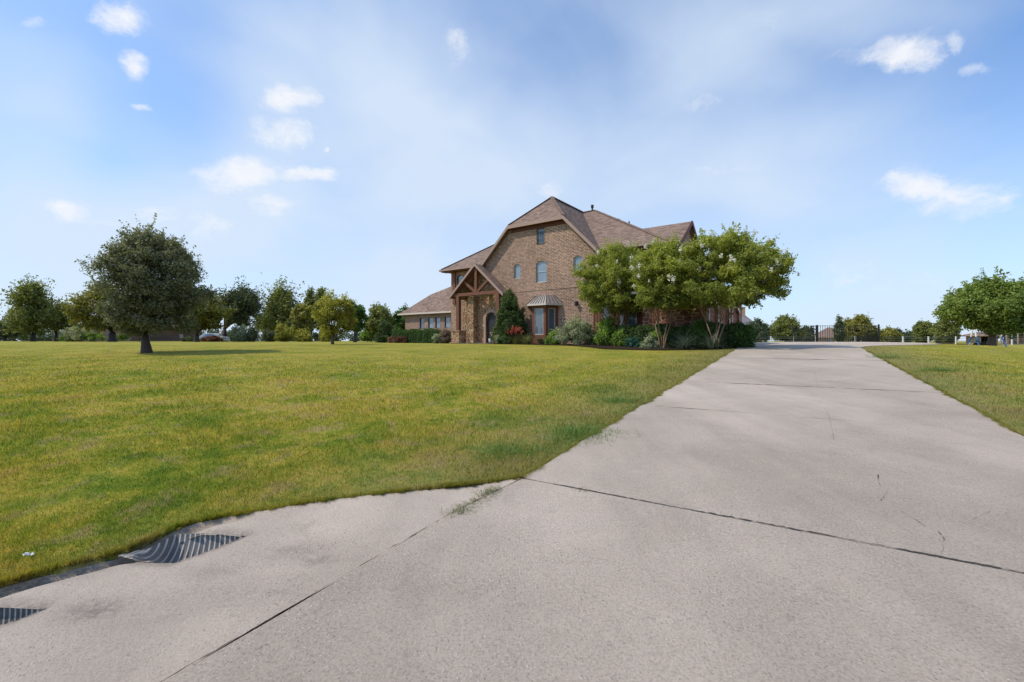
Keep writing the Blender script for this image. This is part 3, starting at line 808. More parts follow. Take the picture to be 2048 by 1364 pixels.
# gutters
s = MB(); s.box(E0u-.02,gcx-5.3,E0b-.12,E0b-.005,6.24,6.38); s.box(E0u-.13,E0u-.005,E0b-.12,E1b,6.24,6.38); s.build('gutter', MAT['trim'], house); s = MB(); s.box(.45,E1u+.02,E0b-.12,E0b-.005,6.24,6.38)
s.build('gutter', MAT['trim'], house)
# ridge caps and vents
s = MB()
for a,b in ((R1,R2),((gcx,2.05,11.27),(gcx,7.0,11.27)),(R2,(E1u,E0b,6.4)),((gcx,2.05,11.27),(gcx+2.38,-.36,8.97)),((gcx,2.05,11.27),(gcx-2.38,-.36,8.97)),(R1,(E0u,E0b,6.4))):
    s.bar((a[0],a[1],a[2]+.02),(b[0],b[1],b[2]+.02),.26,.05)
s.build('ridge_cap', MAT['shingle'], house)
s = MB(); s.tube([(-4.0,7.3,10.9),(-4.0,7.3,11.62)],.07,10); s.tube([(-4.0,7.3,11.55),(-4.0,7.3,11.8)],.12,10); s.build('roof_vent', MAT['iron'], house)
s = MB(); s.tube([(-.3,6.2,8.2),(-.3,6.2,9.6)],.05,8); s.build('roof_vent', MAT['iron'], house)
s = MB(); s.box(-2.0,-1.6,7.2,7.5,9.6,10.25); s.build('roof_vent', MAT['shingle'], house)

# right wing
wg = MB()
wall(wg, [(4.14,-.2),(7.48,-.2),(7.48,3.0),(4.14,3.0)], [], fr(-3))
wg.poly([(4.14,.9,-.2),(4.14,-3,-.2),(4.14,-3,3.0),(4.14,.9,3.0)])
wall(wg, [(-3,-.2),(7.2,-.2),(7.2,3.0),(-3,3.0)], [arch(-2.3,-.2,-.1,2.45,.35),arch(.7,2.9,-.1,2.45,.35),arch(3.9,6.3,-.1,2.45,.35)], lambda x,z:(7.48,x,z), .2, (-1,0,0))
sw_ = wg.build('wall', MAT['redstone'], house); sw_['label'] = 'reddish stone wall of the single storey wing'
for (a,b) in ((-2.3,-.2),(.7,2.9),(3.9,6.3)):
    d = MB(); pts = arch(a+.003,b-.003,-.1,2.447,.35); d.poly([(7.30,x,z) for x,z in pts])
    for i in range(7):
        y_ = a+(b-a)*(i+.5)/7; d.bar((7.31,y_,0),(7.31,y_,2.1),.24,.03,up=(1,0,0))
    d.bar((7.33,a+.02,1.7),(7.33,b-.02,1.7),.10,.03,up=(1,0,0))
    gd = d.build('garage_door', MAT['garage'], house)
    s = MB()
    P = arch(a,b,-.1,2.45,.35); Q = arch(a-.16,b+.16,-.1,2.66,.38)
    for i in range(1,len(P)-1+1):
        j = (i+1)%len(P)
        s.poly([(7.50,*P[i]),(7.50,*Q[i]),(7.50,*Q[j]),(7.50,*P[j])])
    s.build('door_surround', MAT['gutter'], house)
k_ = .716
roofplanes('roof', [
 [(3.75,-3.4,3.0),(5.0,-3.4,3.0),(5.0,4.0,8.3),(.8,4.0,8.3),(3.75,1.0,6.15)],
 [(5.0,4.0,8.3),(5.0,11.4,3.0),(.8,11.4,3.0),(.8,4.0,8.3)],
 [(5.003,-3.4,2.995),(7.95,-3.4,2.995),(5.003,-.5,5.07)],
 [(7.95,-3.4,2.99),(7.95,7.6,2.99),(5.003,7.6,5.07),(5.003,-.5,5.07)]], .12)
s = MB(); s.poly([(4.7,-2.9,3.0),(4.7,10.9,3.0),(4.7,4.0,8.05)]); s.build('gable_end', MAT['brick'], house)
s = MB(); s.bar((5.0,-3.3,3.0),(5.0,4.0,8.22),.05,.26); s.bar((5.0,4.0,8.22),(5.0,11.3,3.0),.05,.26); s.build('rake_board', MAT['timber_dark'], house)
s = MB(); s.box(3.7,8.08,-3.52,-3.41,2.84,2.98); s.box(7.96,8.08,-3.405,7.6,2.84,2.98); s.build('gutter', MAT['gutter'], house)
s = MB(); s.tube([(7.36,-3.06,2.9),(7.36,-3.06,.1)],.045,8); s.build('downspout', MAT['timber_dark'], house)
# timber bay between
tb = MB()
wall(tb, [(.1,-.2),(4.1,-.2),(4.1,2.9),(.1,2.9)], [arch(.7,1.3,.75,2.55,0),arch(1.75,2.2,.55,2.6,0),arch(2.4,3.0,.55,2.6,0)], fr(-.9), .1)
tb.poly([(.1,0.8,-.2),(.1,-.9,-.2),(.1,-.9,2.9),(.1,.8,2.9)])
for i in range(21):
    x = .15+.2*i
    if .6<x<3.1: continue
    tb.box(x-.02,x+.02,-.925,-.902,0,2.88)
tb.build('timber_bay', MAT['timber'], house)
for (a,b) in ((.7,1.3),(1.75,2.2),(2.4,3.0)):
    window(house,a,b,.55 if a>1 else .75,2.6 if a>1 else 2.55,0,fr(-.9),INTO,.1,.04,fm=MAT['frame_light'],gm=MAT['glass_dark'])
roofplanes('roof', [[(-.0,-1.3,2.98),(4.2,-1.3,2.98),(4.2,.84,3.75),(-.0,.84,3.75)]], .08, 'metalroof')
s = MB(); s.box(-.02,4.12,-1.42,-1.31,2.86,2.98); s.build('gutter', MAT['gutter'], house)

# left low wing
lwg = MB()
H4 = [(-19.8,-19.15),(-18.62,-17.92),(-17.66,-17.02),(-16.45,-15.75)]
wall(lwg, [(-21.9,-.2),(-14.3,-.2),(-14.3,2.9),(-21.9,2.9)], [arch(a,b,1.42,2.46,0) for a,b in H4], fr(2.2), .12)
lwg.poly([(-21.9,8,-.2),(-21.9,2.2,-.2),(-21.9,2.2,2.9),(-21.9,8,2.9)])
lwg.build('wall', MAT['brick'], house)
for i,(a,b) in enumerate(H4): window(house,a,b,1.42,2.46,0,fr(2.2),INTO,.12,.045,fm=MAT['frame_dark'],gm=MAT['glass_dark'] if i==0 else MAT['glass'])
roofplanes('roof', [
 [(-22.4,1.85,2.95),(-14.31,1.85,2.95),(-14.31,2.4,3.45),(-14.31,7.2,7.1),(-15.6,7.2,7.1),(-18.9,4.3,4.95),(-20.5,4.3,4.95),(-21.75,2.4,3.45)],
 [(-22.4,1.85,2.95),(-21.75,2.4,3.45),(-20.5,4.3,4.95),(-21.75,6.2,3.45),(-22.4,7.2,2.95)],
 [(-22.4,7.2,2.95),(-20.5,4.3,4.95),(-18.9,4.3,4.95),(-15.6,7.2,7.1),(-14.31,7.2,7.1),(-14.31,9.5,3.0)]], .12)
s = MB(); s.box(-22.45,-14.32,1.73,1.845,2.80,2.94); s.box(-22.53,-22.41,1.73,7.2,2.80,2.94); s.build('gutter', MAT['gutter'], house)
s = MB(); s.slab([(-22.35,1.87,2.8),(-14.35,1.87,2.8),(-14.35,2.19,2.8),(-22.35,2.19,2.8)],.04); s.build('soffit', MAT['trim'], house)

# porch
pc = -9.85
roofplanes('porch_roof', [
 [(pc,-1.15,6.26),(pc,.84,6.26),(-12.6,.84,3.80),(-12.6,-1.15,3.80)],
 [(pc,-1.15,6.26),(-7.1,-1.15,3.80),(-7.1,-.004,3.80),(pc,-.004,6.26)]], .12)
s = MB()
for sx in (-1,1):
    e = (pc+sx*2.77,3.78)
    s.slab([(pc,-1.22,6.27),(pc,-1.155,6.27),(e[0],-1.155,e[1]),(e[0],-1.22,e[1])], .22)
s.build('rake_board', MAT['trim'], house)
s = MB()
s.bar((-12.2,-.95,3.93),(-7.45,-.95,3.93),.22,.24)               # tie beam
s.build('tie_beam', MAT['timber'], house)
s = MB(); s.bar((pc,-.95,4.05),(pc,-.95,5.95),.22,.22); s.build('king_post', MAT['timber'], house)
for sx in (-1,1):
    s = MB(); s.bar((pc+sx*.1,-.93,4.07),(pc+sx*1.25,-.93,4.95),.2,.2,up=(0,1,0)); s.build('brace', MAT['timber'], house)
    s = MB(); s.bar((pc+sx*.03,-.95,5.98),(pc+sx*2.55,-.95,3.78),.16,.2,up=(0,1,0)); s.build('rafter', MAT['timber_dark'], house)
for ux in (-11.75,-7.67):
    s = MB(); s.box(ux-.15,ux+.15,-1.09,-.79,1.1 if ux<-10 else .9,3.81); s.build('porch_post', MAT['timber'], house, bevel=.01)
    s = MB(); s.box(ux-.42,ux+.42,-1.36,-.52,-.2,1.0 if ux<-10 else .8); s.box(ux-.47,ux+.47,-1.41,-.47,1.0 if ux<-10 else .8,1.1 if ux<-10 else .9)
    s.build('stone_pier', MAT['stone'], house, bevel=.02)
# stone entry wall facing the porch, with arched opening
sw = MB()
ent = arch(-9.6,-8.5,-.1,2.5,.52,12)
wall(sw, [(-10.9,-.2),(-7.3,-.2),(-7.3,4.2),(-9.0,5.45),(-9.85,6.05),(-10.9,5.15)], [ent], fr(-.12), .26)
sw.poly([(-7.3,-.12,-.2),(-7.3,-.002,-.2),(-7.3,-.002,4.0),(-7.3,-.12,4.0)])
sw.poly([(-12.9,.78,-.2),(-10.9,.78,-.2),(-10.9,.78,5.2),(-12.3,.78,4.05),(-12.9,.78,3.9)])
sw.poly([(-10.9,.78,-.2),(-10.9,-.12,-.2),(-10.9,-.12,5.15),(-10.9,.78,5.15)])
o = sw.build('entry_wall', MAT['stone'], house)
s = MB(); s.box(-11.0,-10.42,-.66,-.125,-.2,3.80); s.build('stone_column', MAT['stone'], house, bevel=.02)
s = MB(); s.poly([(x,.10,z) for x,z in arch(-9.6,-8.5,-.1,2.5,.52,12)])
for i in range(5): s.box(-9.55+.22*i,-9.55+.22*i+.205,.07,.099,-.05,1.9)
dr_ = s.build('front_door', MAT['door'], house)
s = MB(); s.tube([(-8.66,.03,.9),(-8.66,.0,1.05),(-8.66,.03,1.25)],.015,6); s.build('handle', MAT['iron'], dr_)
# stone arch surround
s = MB(); P = arch(-9.6,-8.5,-.1,2.5,.52,12); Q = arch(-9.78,-8.32,-.1,2.72,.62,12)
for i in range(1,len(P)):
    j=(i+1)%len(P); s.poly([(P[i][0],-.14,P[i][1]),(Q[i][0],-.14,Q[i][1]),(Q[j][0],-.14,Q[j][1]),(P[j][0],-.14,P[j][1])])
s.build('arch_surround', MAT['trim'], house)

# oriel / bay window with metal roof
bp = [(-5.3,-.004),(-4.75,-.8),(-3.6,-.8),(-3.05,-.004)]
bb = MB()
for i in range(3):
    a = Vector((*bp[i],0)); b = Vector((*bp[i+1],0)); d = (b-a); Lw = d.length; d.normalize(); inn = Vector((-d.y,d.x,0))
    t3 = (lambda a,d: lambda x,z: (a.x+d.x*x, a.y+d.y*x, z))(a,d)
    m0 = .2 if i==1 else .22
    wall(bb, [(0,-.1),(Lw,-.1),(Lw,2.72),(0,2.72)], [arch(m0,Lw-m0,.68,2.55,0)], t3, .08, tuple(inn))
bay = bb.build('bay_window', MAT['timber'], house)
for i in range(3):
    a = Vector((*bp[i],0)); b = Vector((*bp[i+1],0)); d = (b-a); Lw = d.length; d.normalize(); inn = Vector((-d.y,d.x,0))
    t3 = (lambda a,d: lambda x,z: (a.x+d.x*x, a.y+d.y*x, z))(a,d); m0 = .2 if i==1 else .22
    window(bay, m0,Lw-m0,.68,2.55,0,t3,tuple(inn),.08,.045,fm=MAT['frame_light'],gm=MAT['glass_dark'],name='sash')
rb = [(-5.65,-.004),(-4.95,-1.08),(-3.4,-1.08),(-2.7,-.004)]; rt = [(-5.0,-.004),(-4.6,-.45),(-3.75,-.45),(-3.35,-.004)]
s = MB()
for i in range(3):
    s.slab([(*rb[i],2.86),(*rb[i+1],2.86),(*rt[i+1],3.5),(*rt[i],3.5)], .04)
s.slab([(*p,3.5) for p in rt], .04)
rf = s.build('bay_roof', MAT['metalroof'], house)
s = MB()
for i in range(3):
    nrib = 7 if i==1 else 4
    for k in range(nrib+1):
        t = k/nrib; a = Vector((*rb[i],2.875)).lerp(Vector((*rb[i+1],2.875)),t); b = Vector((*rt[i],3.515)).lerp(Vector((*rt[i+1],3.515)),t); s.bar(a,b,.028,.045)
s.build('seam', MAT['frame_dark'], rf)
s = MB()
for i in range(3): s.bar((*rb[i],2.79),(*rb[i+1],2.79),.07,.11)
s.build('gutter', MAT['gutter'], rf)
# wall lantern
s = MB(); s.box(-1.62,-1.48,-.04,-.004,2.72,2.98); s.bar((-1.55,-.03,2.93),(-1.55,-.2,2.95),.025); s.build('wall_lantern', MAT['iron'], house)
s = MB(); s.box(-1.62,-1.48,-.27,-.13,2.62,2.88); s.slab([(-1.65,-.30,2.91),(-1.45,-.30,2.91),(-1.45,-.10,2.91),(-1.65,-.10,2.91)],.03); s.build('wall_lantern', MAT['iron'], house)

# ------------------------------------------------------------------ trees
T = tree
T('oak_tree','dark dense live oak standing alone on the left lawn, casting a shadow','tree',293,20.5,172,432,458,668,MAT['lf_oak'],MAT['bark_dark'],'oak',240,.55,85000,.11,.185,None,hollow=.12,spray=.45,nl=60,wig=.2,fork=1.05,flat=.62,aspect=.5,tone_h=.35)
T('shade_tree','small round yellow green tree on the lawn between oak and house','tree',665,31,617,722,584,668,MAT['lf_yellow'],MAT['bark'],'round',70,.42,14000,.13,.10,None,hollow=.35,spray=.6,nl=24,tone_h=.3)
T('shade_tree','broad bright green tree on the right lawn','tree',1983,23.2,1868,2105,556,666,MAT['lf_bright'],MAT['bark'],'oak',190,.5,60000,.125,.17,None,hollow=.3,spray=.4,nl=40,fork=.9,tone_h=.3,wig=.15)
# crepe myrtles
def myrtle(label, px, Y, xl, xr, yt, yb, nleaf, tr):
    t = T('crepe_myrtle',label,'tree',px,Y,xl,xr,yt,yb,MAT['lf_myrtle'],MAT['bark_myrtle'],'myrtle',340,.32,int(nleaf*2.0),.10,.042,'white flowering crepe myrtles beside the house',trunks=tr,hollow=.15,spray=.75,nl=40,lean=1.3,wig=.14,fork=1.25,tone_h=.35,depth=.85)
    rng = np.random.default_rng(SEED[0]+500); k = Y/F_PX; rx=(xr-xl)/2*k; ox=((xl+xr)/2-px)*k; z=t.location.z
    zt = CAM_Z+(682-yt)*k-z; zb = CAM_Z+(682-yb)*k-z
    n = 60; C = crown_points(rng, n, 'myrtle', .9)*np.array([rx*.9,rx*.80,(zt-zb)*.97])+np.array([ox,0,zb+.1])
    C = C[C[:,2] > zb+(zt-zb)*.3]
    m = len(C)*34; idx = np.repeat(np.arange(len(C)),34)
    P = C[idx]+rng.normal(size=(m,3))*np.array([.035,.035,.06])*rng.uniform(.6,1.5,len(C))[idx][:,None]
    Nn = rng.normal(size=(m,3)); Nn /= np.linalg.norm(Nn,axis=1,keepdims=True)
    link('blossom', quads_mesh('blossom',P,Nn,.07,.8,rng.uniform(0,1,m),rng), MAT['lf_white'], t)
    return t
myrtle('crepe myrtle nearest the brick gable, first of three', 1235,26.4,1148,1318,488,626,30000,((.14,.0),(-.12,.06),(.02,-.13)))
myrtle('middle crepe myrtle with forked tan trunks before the stone wall', 1325,22.6,1254,1408,482,618,30000,((.16,.0),(-.15,.06),(.04,-.15),(-.04,.12)))
myrtle('widest crepe myrtle, crown reaching out toward the driveway', 1430,21.2,1326,1582,466,612,46000,((.2,.0),(-.15,.06),(.03,-.16),(.1,.13)))
# background trees, left
gL = 'trees beyond the left lawn'
B = lambda label,px,Y,xl,xr,yt,yb,lf,shape='round',nleaf=8000,leaf=.34,tr=.28,**k: T('background_tree',label,'tree',px,Y,xl,xr,yt,yb,MAT[lf],MAT['bark_dark'],shape,k.pop('nclump',110),k.pop('cr',None),int(nleaf*1.7),leaf,tr,gL,**{'spray':.25,'hollow':.3,**k})
B('open crowned green tree with low limbs, tallest at the left edge',66,62,-4,132,554,662,'lf_mid','dome',9000,.32,hollow=.15,spray=1.2,cr=1.15)
B('dark low tree at the far left edge behind the open crowned tree',10,84,-60,60,640,672,'lf_dark','dome',4000,.4)
B('small green tree just right of the open crowned tree',112,66,80,165,600,662,'lf_mid','round',6000,.32)
B('yellow green tree half hidden behind the left of the live oak',225,58,120,300,566,662,'lf_olive','dome',12000,.3,tr=.42,nclump=90)
B('olive tree half hidden behind the right of the live oak',393,56,330,466,572,668,'lf_olive','round',11000,.28,tr=.3,nclump=80)
B('dark spreading tree with bare forked trunk right of the oak',449,66,428,532,570,655,'lf_dark','vase',9500,.3,tr=.4,fork=1.7,spray=1.1,nl=26)
B('tall layered evergreen with ragged tip',566,72,505,622,556,668,'lf_mid','tier',10000,.34,spray=1.5,hollow=.1,cr=1.2)
B('dark tree filling the gap below the layered evergreen',540,80,500,600,612,668,'lf_dark','round',6000,.36)
B('thin tall tree with the left of two pointed tips',622,76,604,640,574,660,'lf_mid','col',3200,.32,cr=.8)
B('thin tall tree with the right of two pointed tips',641,80,624,660,568,660,'lf_mid','col',3200,.32,cr=.8)
B('mid green round tree left of the small yellow green tree',604,60,578,632,606,670,'lf_olive','round',6000,.28)
B('dark green tree right of the yellow green tree with forked trunk',710,52,676,738,604,664,'lf_hedge','round',7000,.25,tr=.2)
B('round green tree behind the pointed arborvitae',758,58,724,792,612,672,'lf_mid','round',7000,.27)
B('dark green tree partly hidden by the low brick wing',800,62,778,836,614,676,'lf_hedge','round',5000,.28)
B('distant hazy tree between trunk and hedge at the left edge',30,130,-20,44,652,678,'lf_hazy','dome',2500,.55)
for i,(px,xl,xr,yt,lf,lab) in enumerate([(504,494,516,652,'lf_dark','dark upright shrub left of the yellow bushes'),(567,545,590,648,'lf_yellow','widest yellow green bush under the layered evergreen'),
    (607,590,626,656,'lf_yellow','yellow green bush between the widest bush and the young tree'),(652,638,664,654,'lf_yellow','small yellow green bush just left of the young tree trunk'),
    (480,460,500,646,'lf_silver','greyish rounded bush beside the dark spreading tree'),(538,524,548,658,'lf_dark','dark low bush touching the widest yellow bush'),(735,722,750,650,'lf_shrub','bright green bush between the forked trunk and arborvitae'),
    (190,120,260,664,'lf_shrub','long green planting bed before the neighbouring house'),(160,140,205,650,'lf_silver','grey green shrub by the neighbouring porch'),(425,405,446,672,'lf_reddish','low rust coloured shrub at the neighbouring house corner'),(380,365,400,674,'lf_dark','low dark shrub beneath the neighbouring brick wall')]):
    Y = 58 if i<7 else 61; k = Y/F_PX; h = (682-yt)*k+.1
    shrub('garden_bush',lab,'bush',(X_at(px,Y),Y),(xr-xl)/2*k,(xr-xl)/2*k*(.8 if xr-xl<80 else .2),h,MAT[lf],3500,.2,nclump=26,cr=min(.6,h*.35),group='bushes beyond the left lawn',bark=MAT['bark_dark'])
# right background
gR = 'trees beyond the court and right lawn'
Rr = lambda label,px,Y,xl,xr,yt,yb,lf,shape='dome',nleaf=6000,leaf=.34,tr=.25,**k: T('distant_tree',label,'tree',px,Y,xl,xr,yt,yb,MAT[lf],MAT['bark_dark'],shape,k.pop('nclump',110),k.pop('cr',None),int(nleaf*1.8),leaf,tr,gR,**{'spray':.2,'hollow':.3,**k})
Rr('rounded grey green tree just left of the black iron fence',1570,78,1528,1614,631,684,'lf_mid',nleaf=8000)
Rr('smaller pale green tree between hedge end and rounded grey green tree',1512,70,1484,1545,638,684,'lf_hazy',nleaf=6000,leaf=.3)
Rr('low dark tree behind the left end of the iron fence',1612,84,1596,1632,650,684,'lf_dark',nleaf=3500)
Rr('broad olive tree behind the iron fence',1712,64,1672,1762,629,684,'lf_olive',nleaf=10000,leaf=.27)
Rr('small dark tree with pointed top at the broad olive tree',1676,60,1664,1692,631,682,'lf_dark','cone',3000,.22,cr=.5)
Rr('low bright green tree right of the iron fence post',1780,80,1752,1806,656,684,'lf_olive',nleaf=5000)
Rr('hazy distant tree line clump right of the low bright tree',1820,150,1780,1852,662,683,'lf_hazy',nleaf=3500,leaf=.6)
Rr('low distant grey green tree above the wire fence',1795,120,1770,1812,656,683,'lf_hazy',nleaf=2500,leaf=.5)
Rr('dark green tree left of the broad bright tree',1846,70,1822,1872,640,686,'lf_mid','round',nleaf=6000,leaf=.28)
Rr('green tree tucked behind the left of the broad bright tree',1884,66,1858,1925,636,688,'lf_mid','round',nleaf=7000,leaf=.28)
Rr('dark tree behind the trunk of the broad bright tree',2010,90,1960,2080,640,676,'lf_dark',nleaf=6000,leaf=.38)

# far woodland belt on the left horizon: one uncountable mass
rngw = np.random.default_rng(77); Cc=[]; 
for i in range(230):
    px = rngw.uniform(-120,840); dens = .5+.5*math.sin(px*.021+1)*math.sin(px*.053)
    Y = rngw.uniform(105,135); hh = (682-rngw.uniform(660,674)+6*dens)/F_PX*Y
    Cc.append((X_at(px,Y),Y,1.5+rngw.uniform(.2,1)*max(1.,hh*.8),rngw.uniform(.8,1.6)))
Cc=np.array(Cc); nW=26000; ii=rngw.integers(0,len(Cc),nW); dW=rngw.normal(size=(nW,3)); dW/=np.linalg.norm(dW,axis=1,keepdims=True)
PW=Cc[ii,:3]+dW*(rngw.uniform(0,1,nW)**.4*Cc[ii,3])[:,None]; NW=dW+rngw.normal(size=(nW,3))*.7; NW/=np.linalg.norm(NW,axis=1,keepdims=True)
PW[:,2]=np.maximum(PW[:,2],1.58)
tag(link('distant_woods', quads_mesh('distant_woods',PW,NW,.55,.6,np.clip(rngw.uniform(0,1,nW)*.6+.3*dW[:,2],0,.85),rngw), MAT['lf_hazy']),'low hazy belt of far woodland along the left horizon','woods',kind='stuff')
# ------------------------------------------------------------------ shrubs by the house
def hp(px, b):
    r_ = (px-1024)/F_PX; x0 = HX+.592*b; y0 = HY+.806*b
    u = (r_*y0-x0)/(.806+.592*r_); return Hw(u,b)
shrub('conical_evergreen','tall dark green conical evergreen between porch and bay window','shrub',hp(1020,-1.3),1.3,1.1,4.05,MAT['lf_cone'],42000,.10,'cone2',300,.26,hollow=.45,spray=.5)
p = hp(768,-.9); shrub('arborvitae','narrow dark green arborvitae beyond the left end of the hedge','shrub',hp(768,1.0),.95,.9,2.55,MAT['lf_cone'],11000,.09,'cone',60,.3)
shrub('silver_shrub','wide silvery green rounded shrub under the right of the brick gable','shrub',hp(1152,-1.7),1.5,1.0,1.75,MAT['lf_silver'],19000,.07,'dome',70,.32,rz=HR,spray=.5)
shrub('green_shrub','leafy bright green shrub between silvery shrub and dark hedge','shrub',hp(1218,-2.4),.95,.8,1.75,MAT['lf_shrub'],12000,.075,'dome',50,.28,spray=.5)
shrub('teal_shrub','low blue green shrub at the bed edge before the dark hedge','shrub',hp(1272,-4.0),.62,.5,.55,MAT['lf_teal'],4000,.07,'dome',26,.17)
shrub('green_shrub','mid green shrub under the middle crepe myrtle','shrub',hp(1318,-4.4),.6,.5,1.25,MAT['lf_shrub'],5000,.07,'dome',30,.24)
shrub('green_shrub','mid green shrub at the foot of the widest crepe myrtle','shrub',hp(1405,-4.3),.62,.5,1.45,MAT['lf_hedge'],5000,.07,'dome',30,.24)
shrub('green_shrub','light green rounded shrub hiding the trunk foot of the nearest crepe myrtle','shrub',hp(1243,-3.2),.6,.5,1.15,MAT['lf_shrub'],5500,.07,'dome',34,.22,spray=.5)
shrub('dark_shrub','low dark shrub in front of the conical evergreen','shrub',hp(1010,-2.3),.6,.4,.6,MAT['lf_cone'],3500,.07,'dome',24,.18)
shrub('silver_shrub','grey green low shrub left of the stone pier by the hedge end','shrub',hp(878,-1.4),.6,.45,.8,MAT['lf_silver'],3500,.07,'dome',24,.2)
shrub('green_shrub','light green rounded shrub between the bay window and the wide silvery shrub','shrub',hp(1108,-2.0),.6,.5,.95,MAT['lf_shrub'],5000,.07,'dome',34,.2,spray=.5)
shrub('silver_shrub','small grey green rounded shrub before the dark hedge, right of the blue green one','shrub',hp(1300,-4.9),.5,.42,.62,MAT['lf_silver'],3500,.07,'dome',24,.16,spray=.5)
shrub('pink_shrub','pinkish flowering shrub beside the left stone pier','shrub',hp(893,-1.0),.85,.6,1.25,MAT['lf_pink'],6000,.08,'dome',36,.27,spray=.6)
shrub('reddish_shrub','low reddish shrub in front of the left hedge','shrub',hp(800,-.2),.8,.5,.75,MAT['lf_reddish'],3500,.07,'dome',24,.2)
shrub('reddish_shrub','tiny rust shrub at the foot of the arborvitae','shrub',hp(781,0.2),.35,.3,.65,MAT['lf_red'],1500,.07,'dome',14,.14)
shrub('dark_shrub','very dark low shrub under the bay window','shrub',hp(1092,-1.5),.85,.45,.5,MAT['lf_hedge_dark'],3500,.06,'dome',26,.18)
shrub('green_shrub','small green shrub at the right of the porch door','shrub',hp(1000,-2.0),.42,.4,.85,MAT['lf_silver'],3000,.07,'dome',20,.18,spray=.8)
def hedge(name, label, pts, wd, h, mat, n, leaf=.07):
    """clipped hedge: leaves through the outer shell of a long box, sprouting tips on top"""
    SEED[0]+=1; rng = np.random.default_rng(SEED[0])
    P = np.array(pts); c = P.mean(0); t = thing(name,label,'hedge',(c[0],c[1],gz(*c)))
    S_ = resample(pts, 200); d = np.gradient(S_,axis=0); d /= np.linalg.norm(d,axis=1,keepdims=True); nn = np.stack([-d[:,1],d[:,0]],1)
    i = rng.integers(0,200,n); side = rng.uniform(-1,1,n); z = rng.uniform(0.02,1,n)
    top = rng.uniform(size=n) < .3; z[top] = 1-.06*rng.uniform(size=top.sum()); s2 = np.where(top, side, np.sign(side)*(1-.18*rng.uniform(size=n)))
    bump = 1+.07*np.sin(i*.21+1)+.05*np.sin(i*.6)+.05*np.sin(i*.09)
    X = S_[i,0]+nn[i,0]*s2*wd/2*bump; Y = S_[i,1]+nn[i,1]*s2*wd/2*bump
    Zg = ground(X,Y); Z = Zg+z*h*bump+rng.normal(size=n)*.025
    Pp = np.stack([X-c[0],Y-c[1],Z-gz(*c)],1)+rng.normal(size=(n,3))*.03
    out = np.stack([nn[i,0]*s2*~top, nn[i,1]*s2*~top, top*1.],1)
    Nn = out+rng.normal(size=(n,3))*.6; Nn/=np.linalg.norm(Nn,axis=1,keepdims=True)
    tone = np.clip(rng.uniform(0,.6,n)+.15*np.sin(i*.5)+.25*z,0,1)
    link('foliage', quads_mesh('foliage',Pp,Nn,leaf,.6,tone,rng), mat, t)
    mb = MB()
    for k in range(6,200,12):
        b0 = (S_[k,0]-c[0],S_[k,1]-c[1],gz(*S_[k])-gz(*c)-.05)
        for q in range(3):
            mb.tube([b0,(b0[0]+rng.normal()*.12,b0[1]+rng.normal()*.12,b0[2]+h*.5),(b0[0]+rng.normal()*.2,b0[1]+rng.normal()*.2,b0[2]+h*.85)],[.025,.018,.008],5)
    mb.build('stem', MAT['bark_dark'], t, uv=False)
    # dense woody core
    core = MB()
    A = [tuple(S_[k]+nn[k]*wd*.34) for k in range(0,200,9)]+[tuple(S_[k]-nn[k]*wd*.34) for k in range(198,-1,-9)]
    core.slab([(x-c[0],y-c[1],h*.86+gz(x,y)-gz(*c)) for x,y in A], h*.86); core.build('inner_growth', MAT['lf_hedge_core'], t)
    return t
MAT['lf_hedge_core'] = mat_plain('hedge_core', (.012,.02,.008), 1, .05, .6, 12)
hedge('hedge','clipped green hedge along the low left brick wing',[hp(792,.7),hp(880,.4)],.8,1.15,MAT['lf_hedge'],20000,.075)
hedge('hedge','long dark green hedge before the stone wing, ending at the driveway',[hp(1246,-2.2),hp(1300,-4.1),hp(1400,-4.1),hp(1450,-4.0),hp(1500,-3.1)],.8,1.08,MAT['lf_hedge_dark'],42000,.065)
shrub('dark_shrub','big dark green shrub closing the right end of the long hedge','shrub',hp(1484,-3.6),.75,.6,1.22,MAT['lf_hedge'],9000,.065,'dome',50,.26)
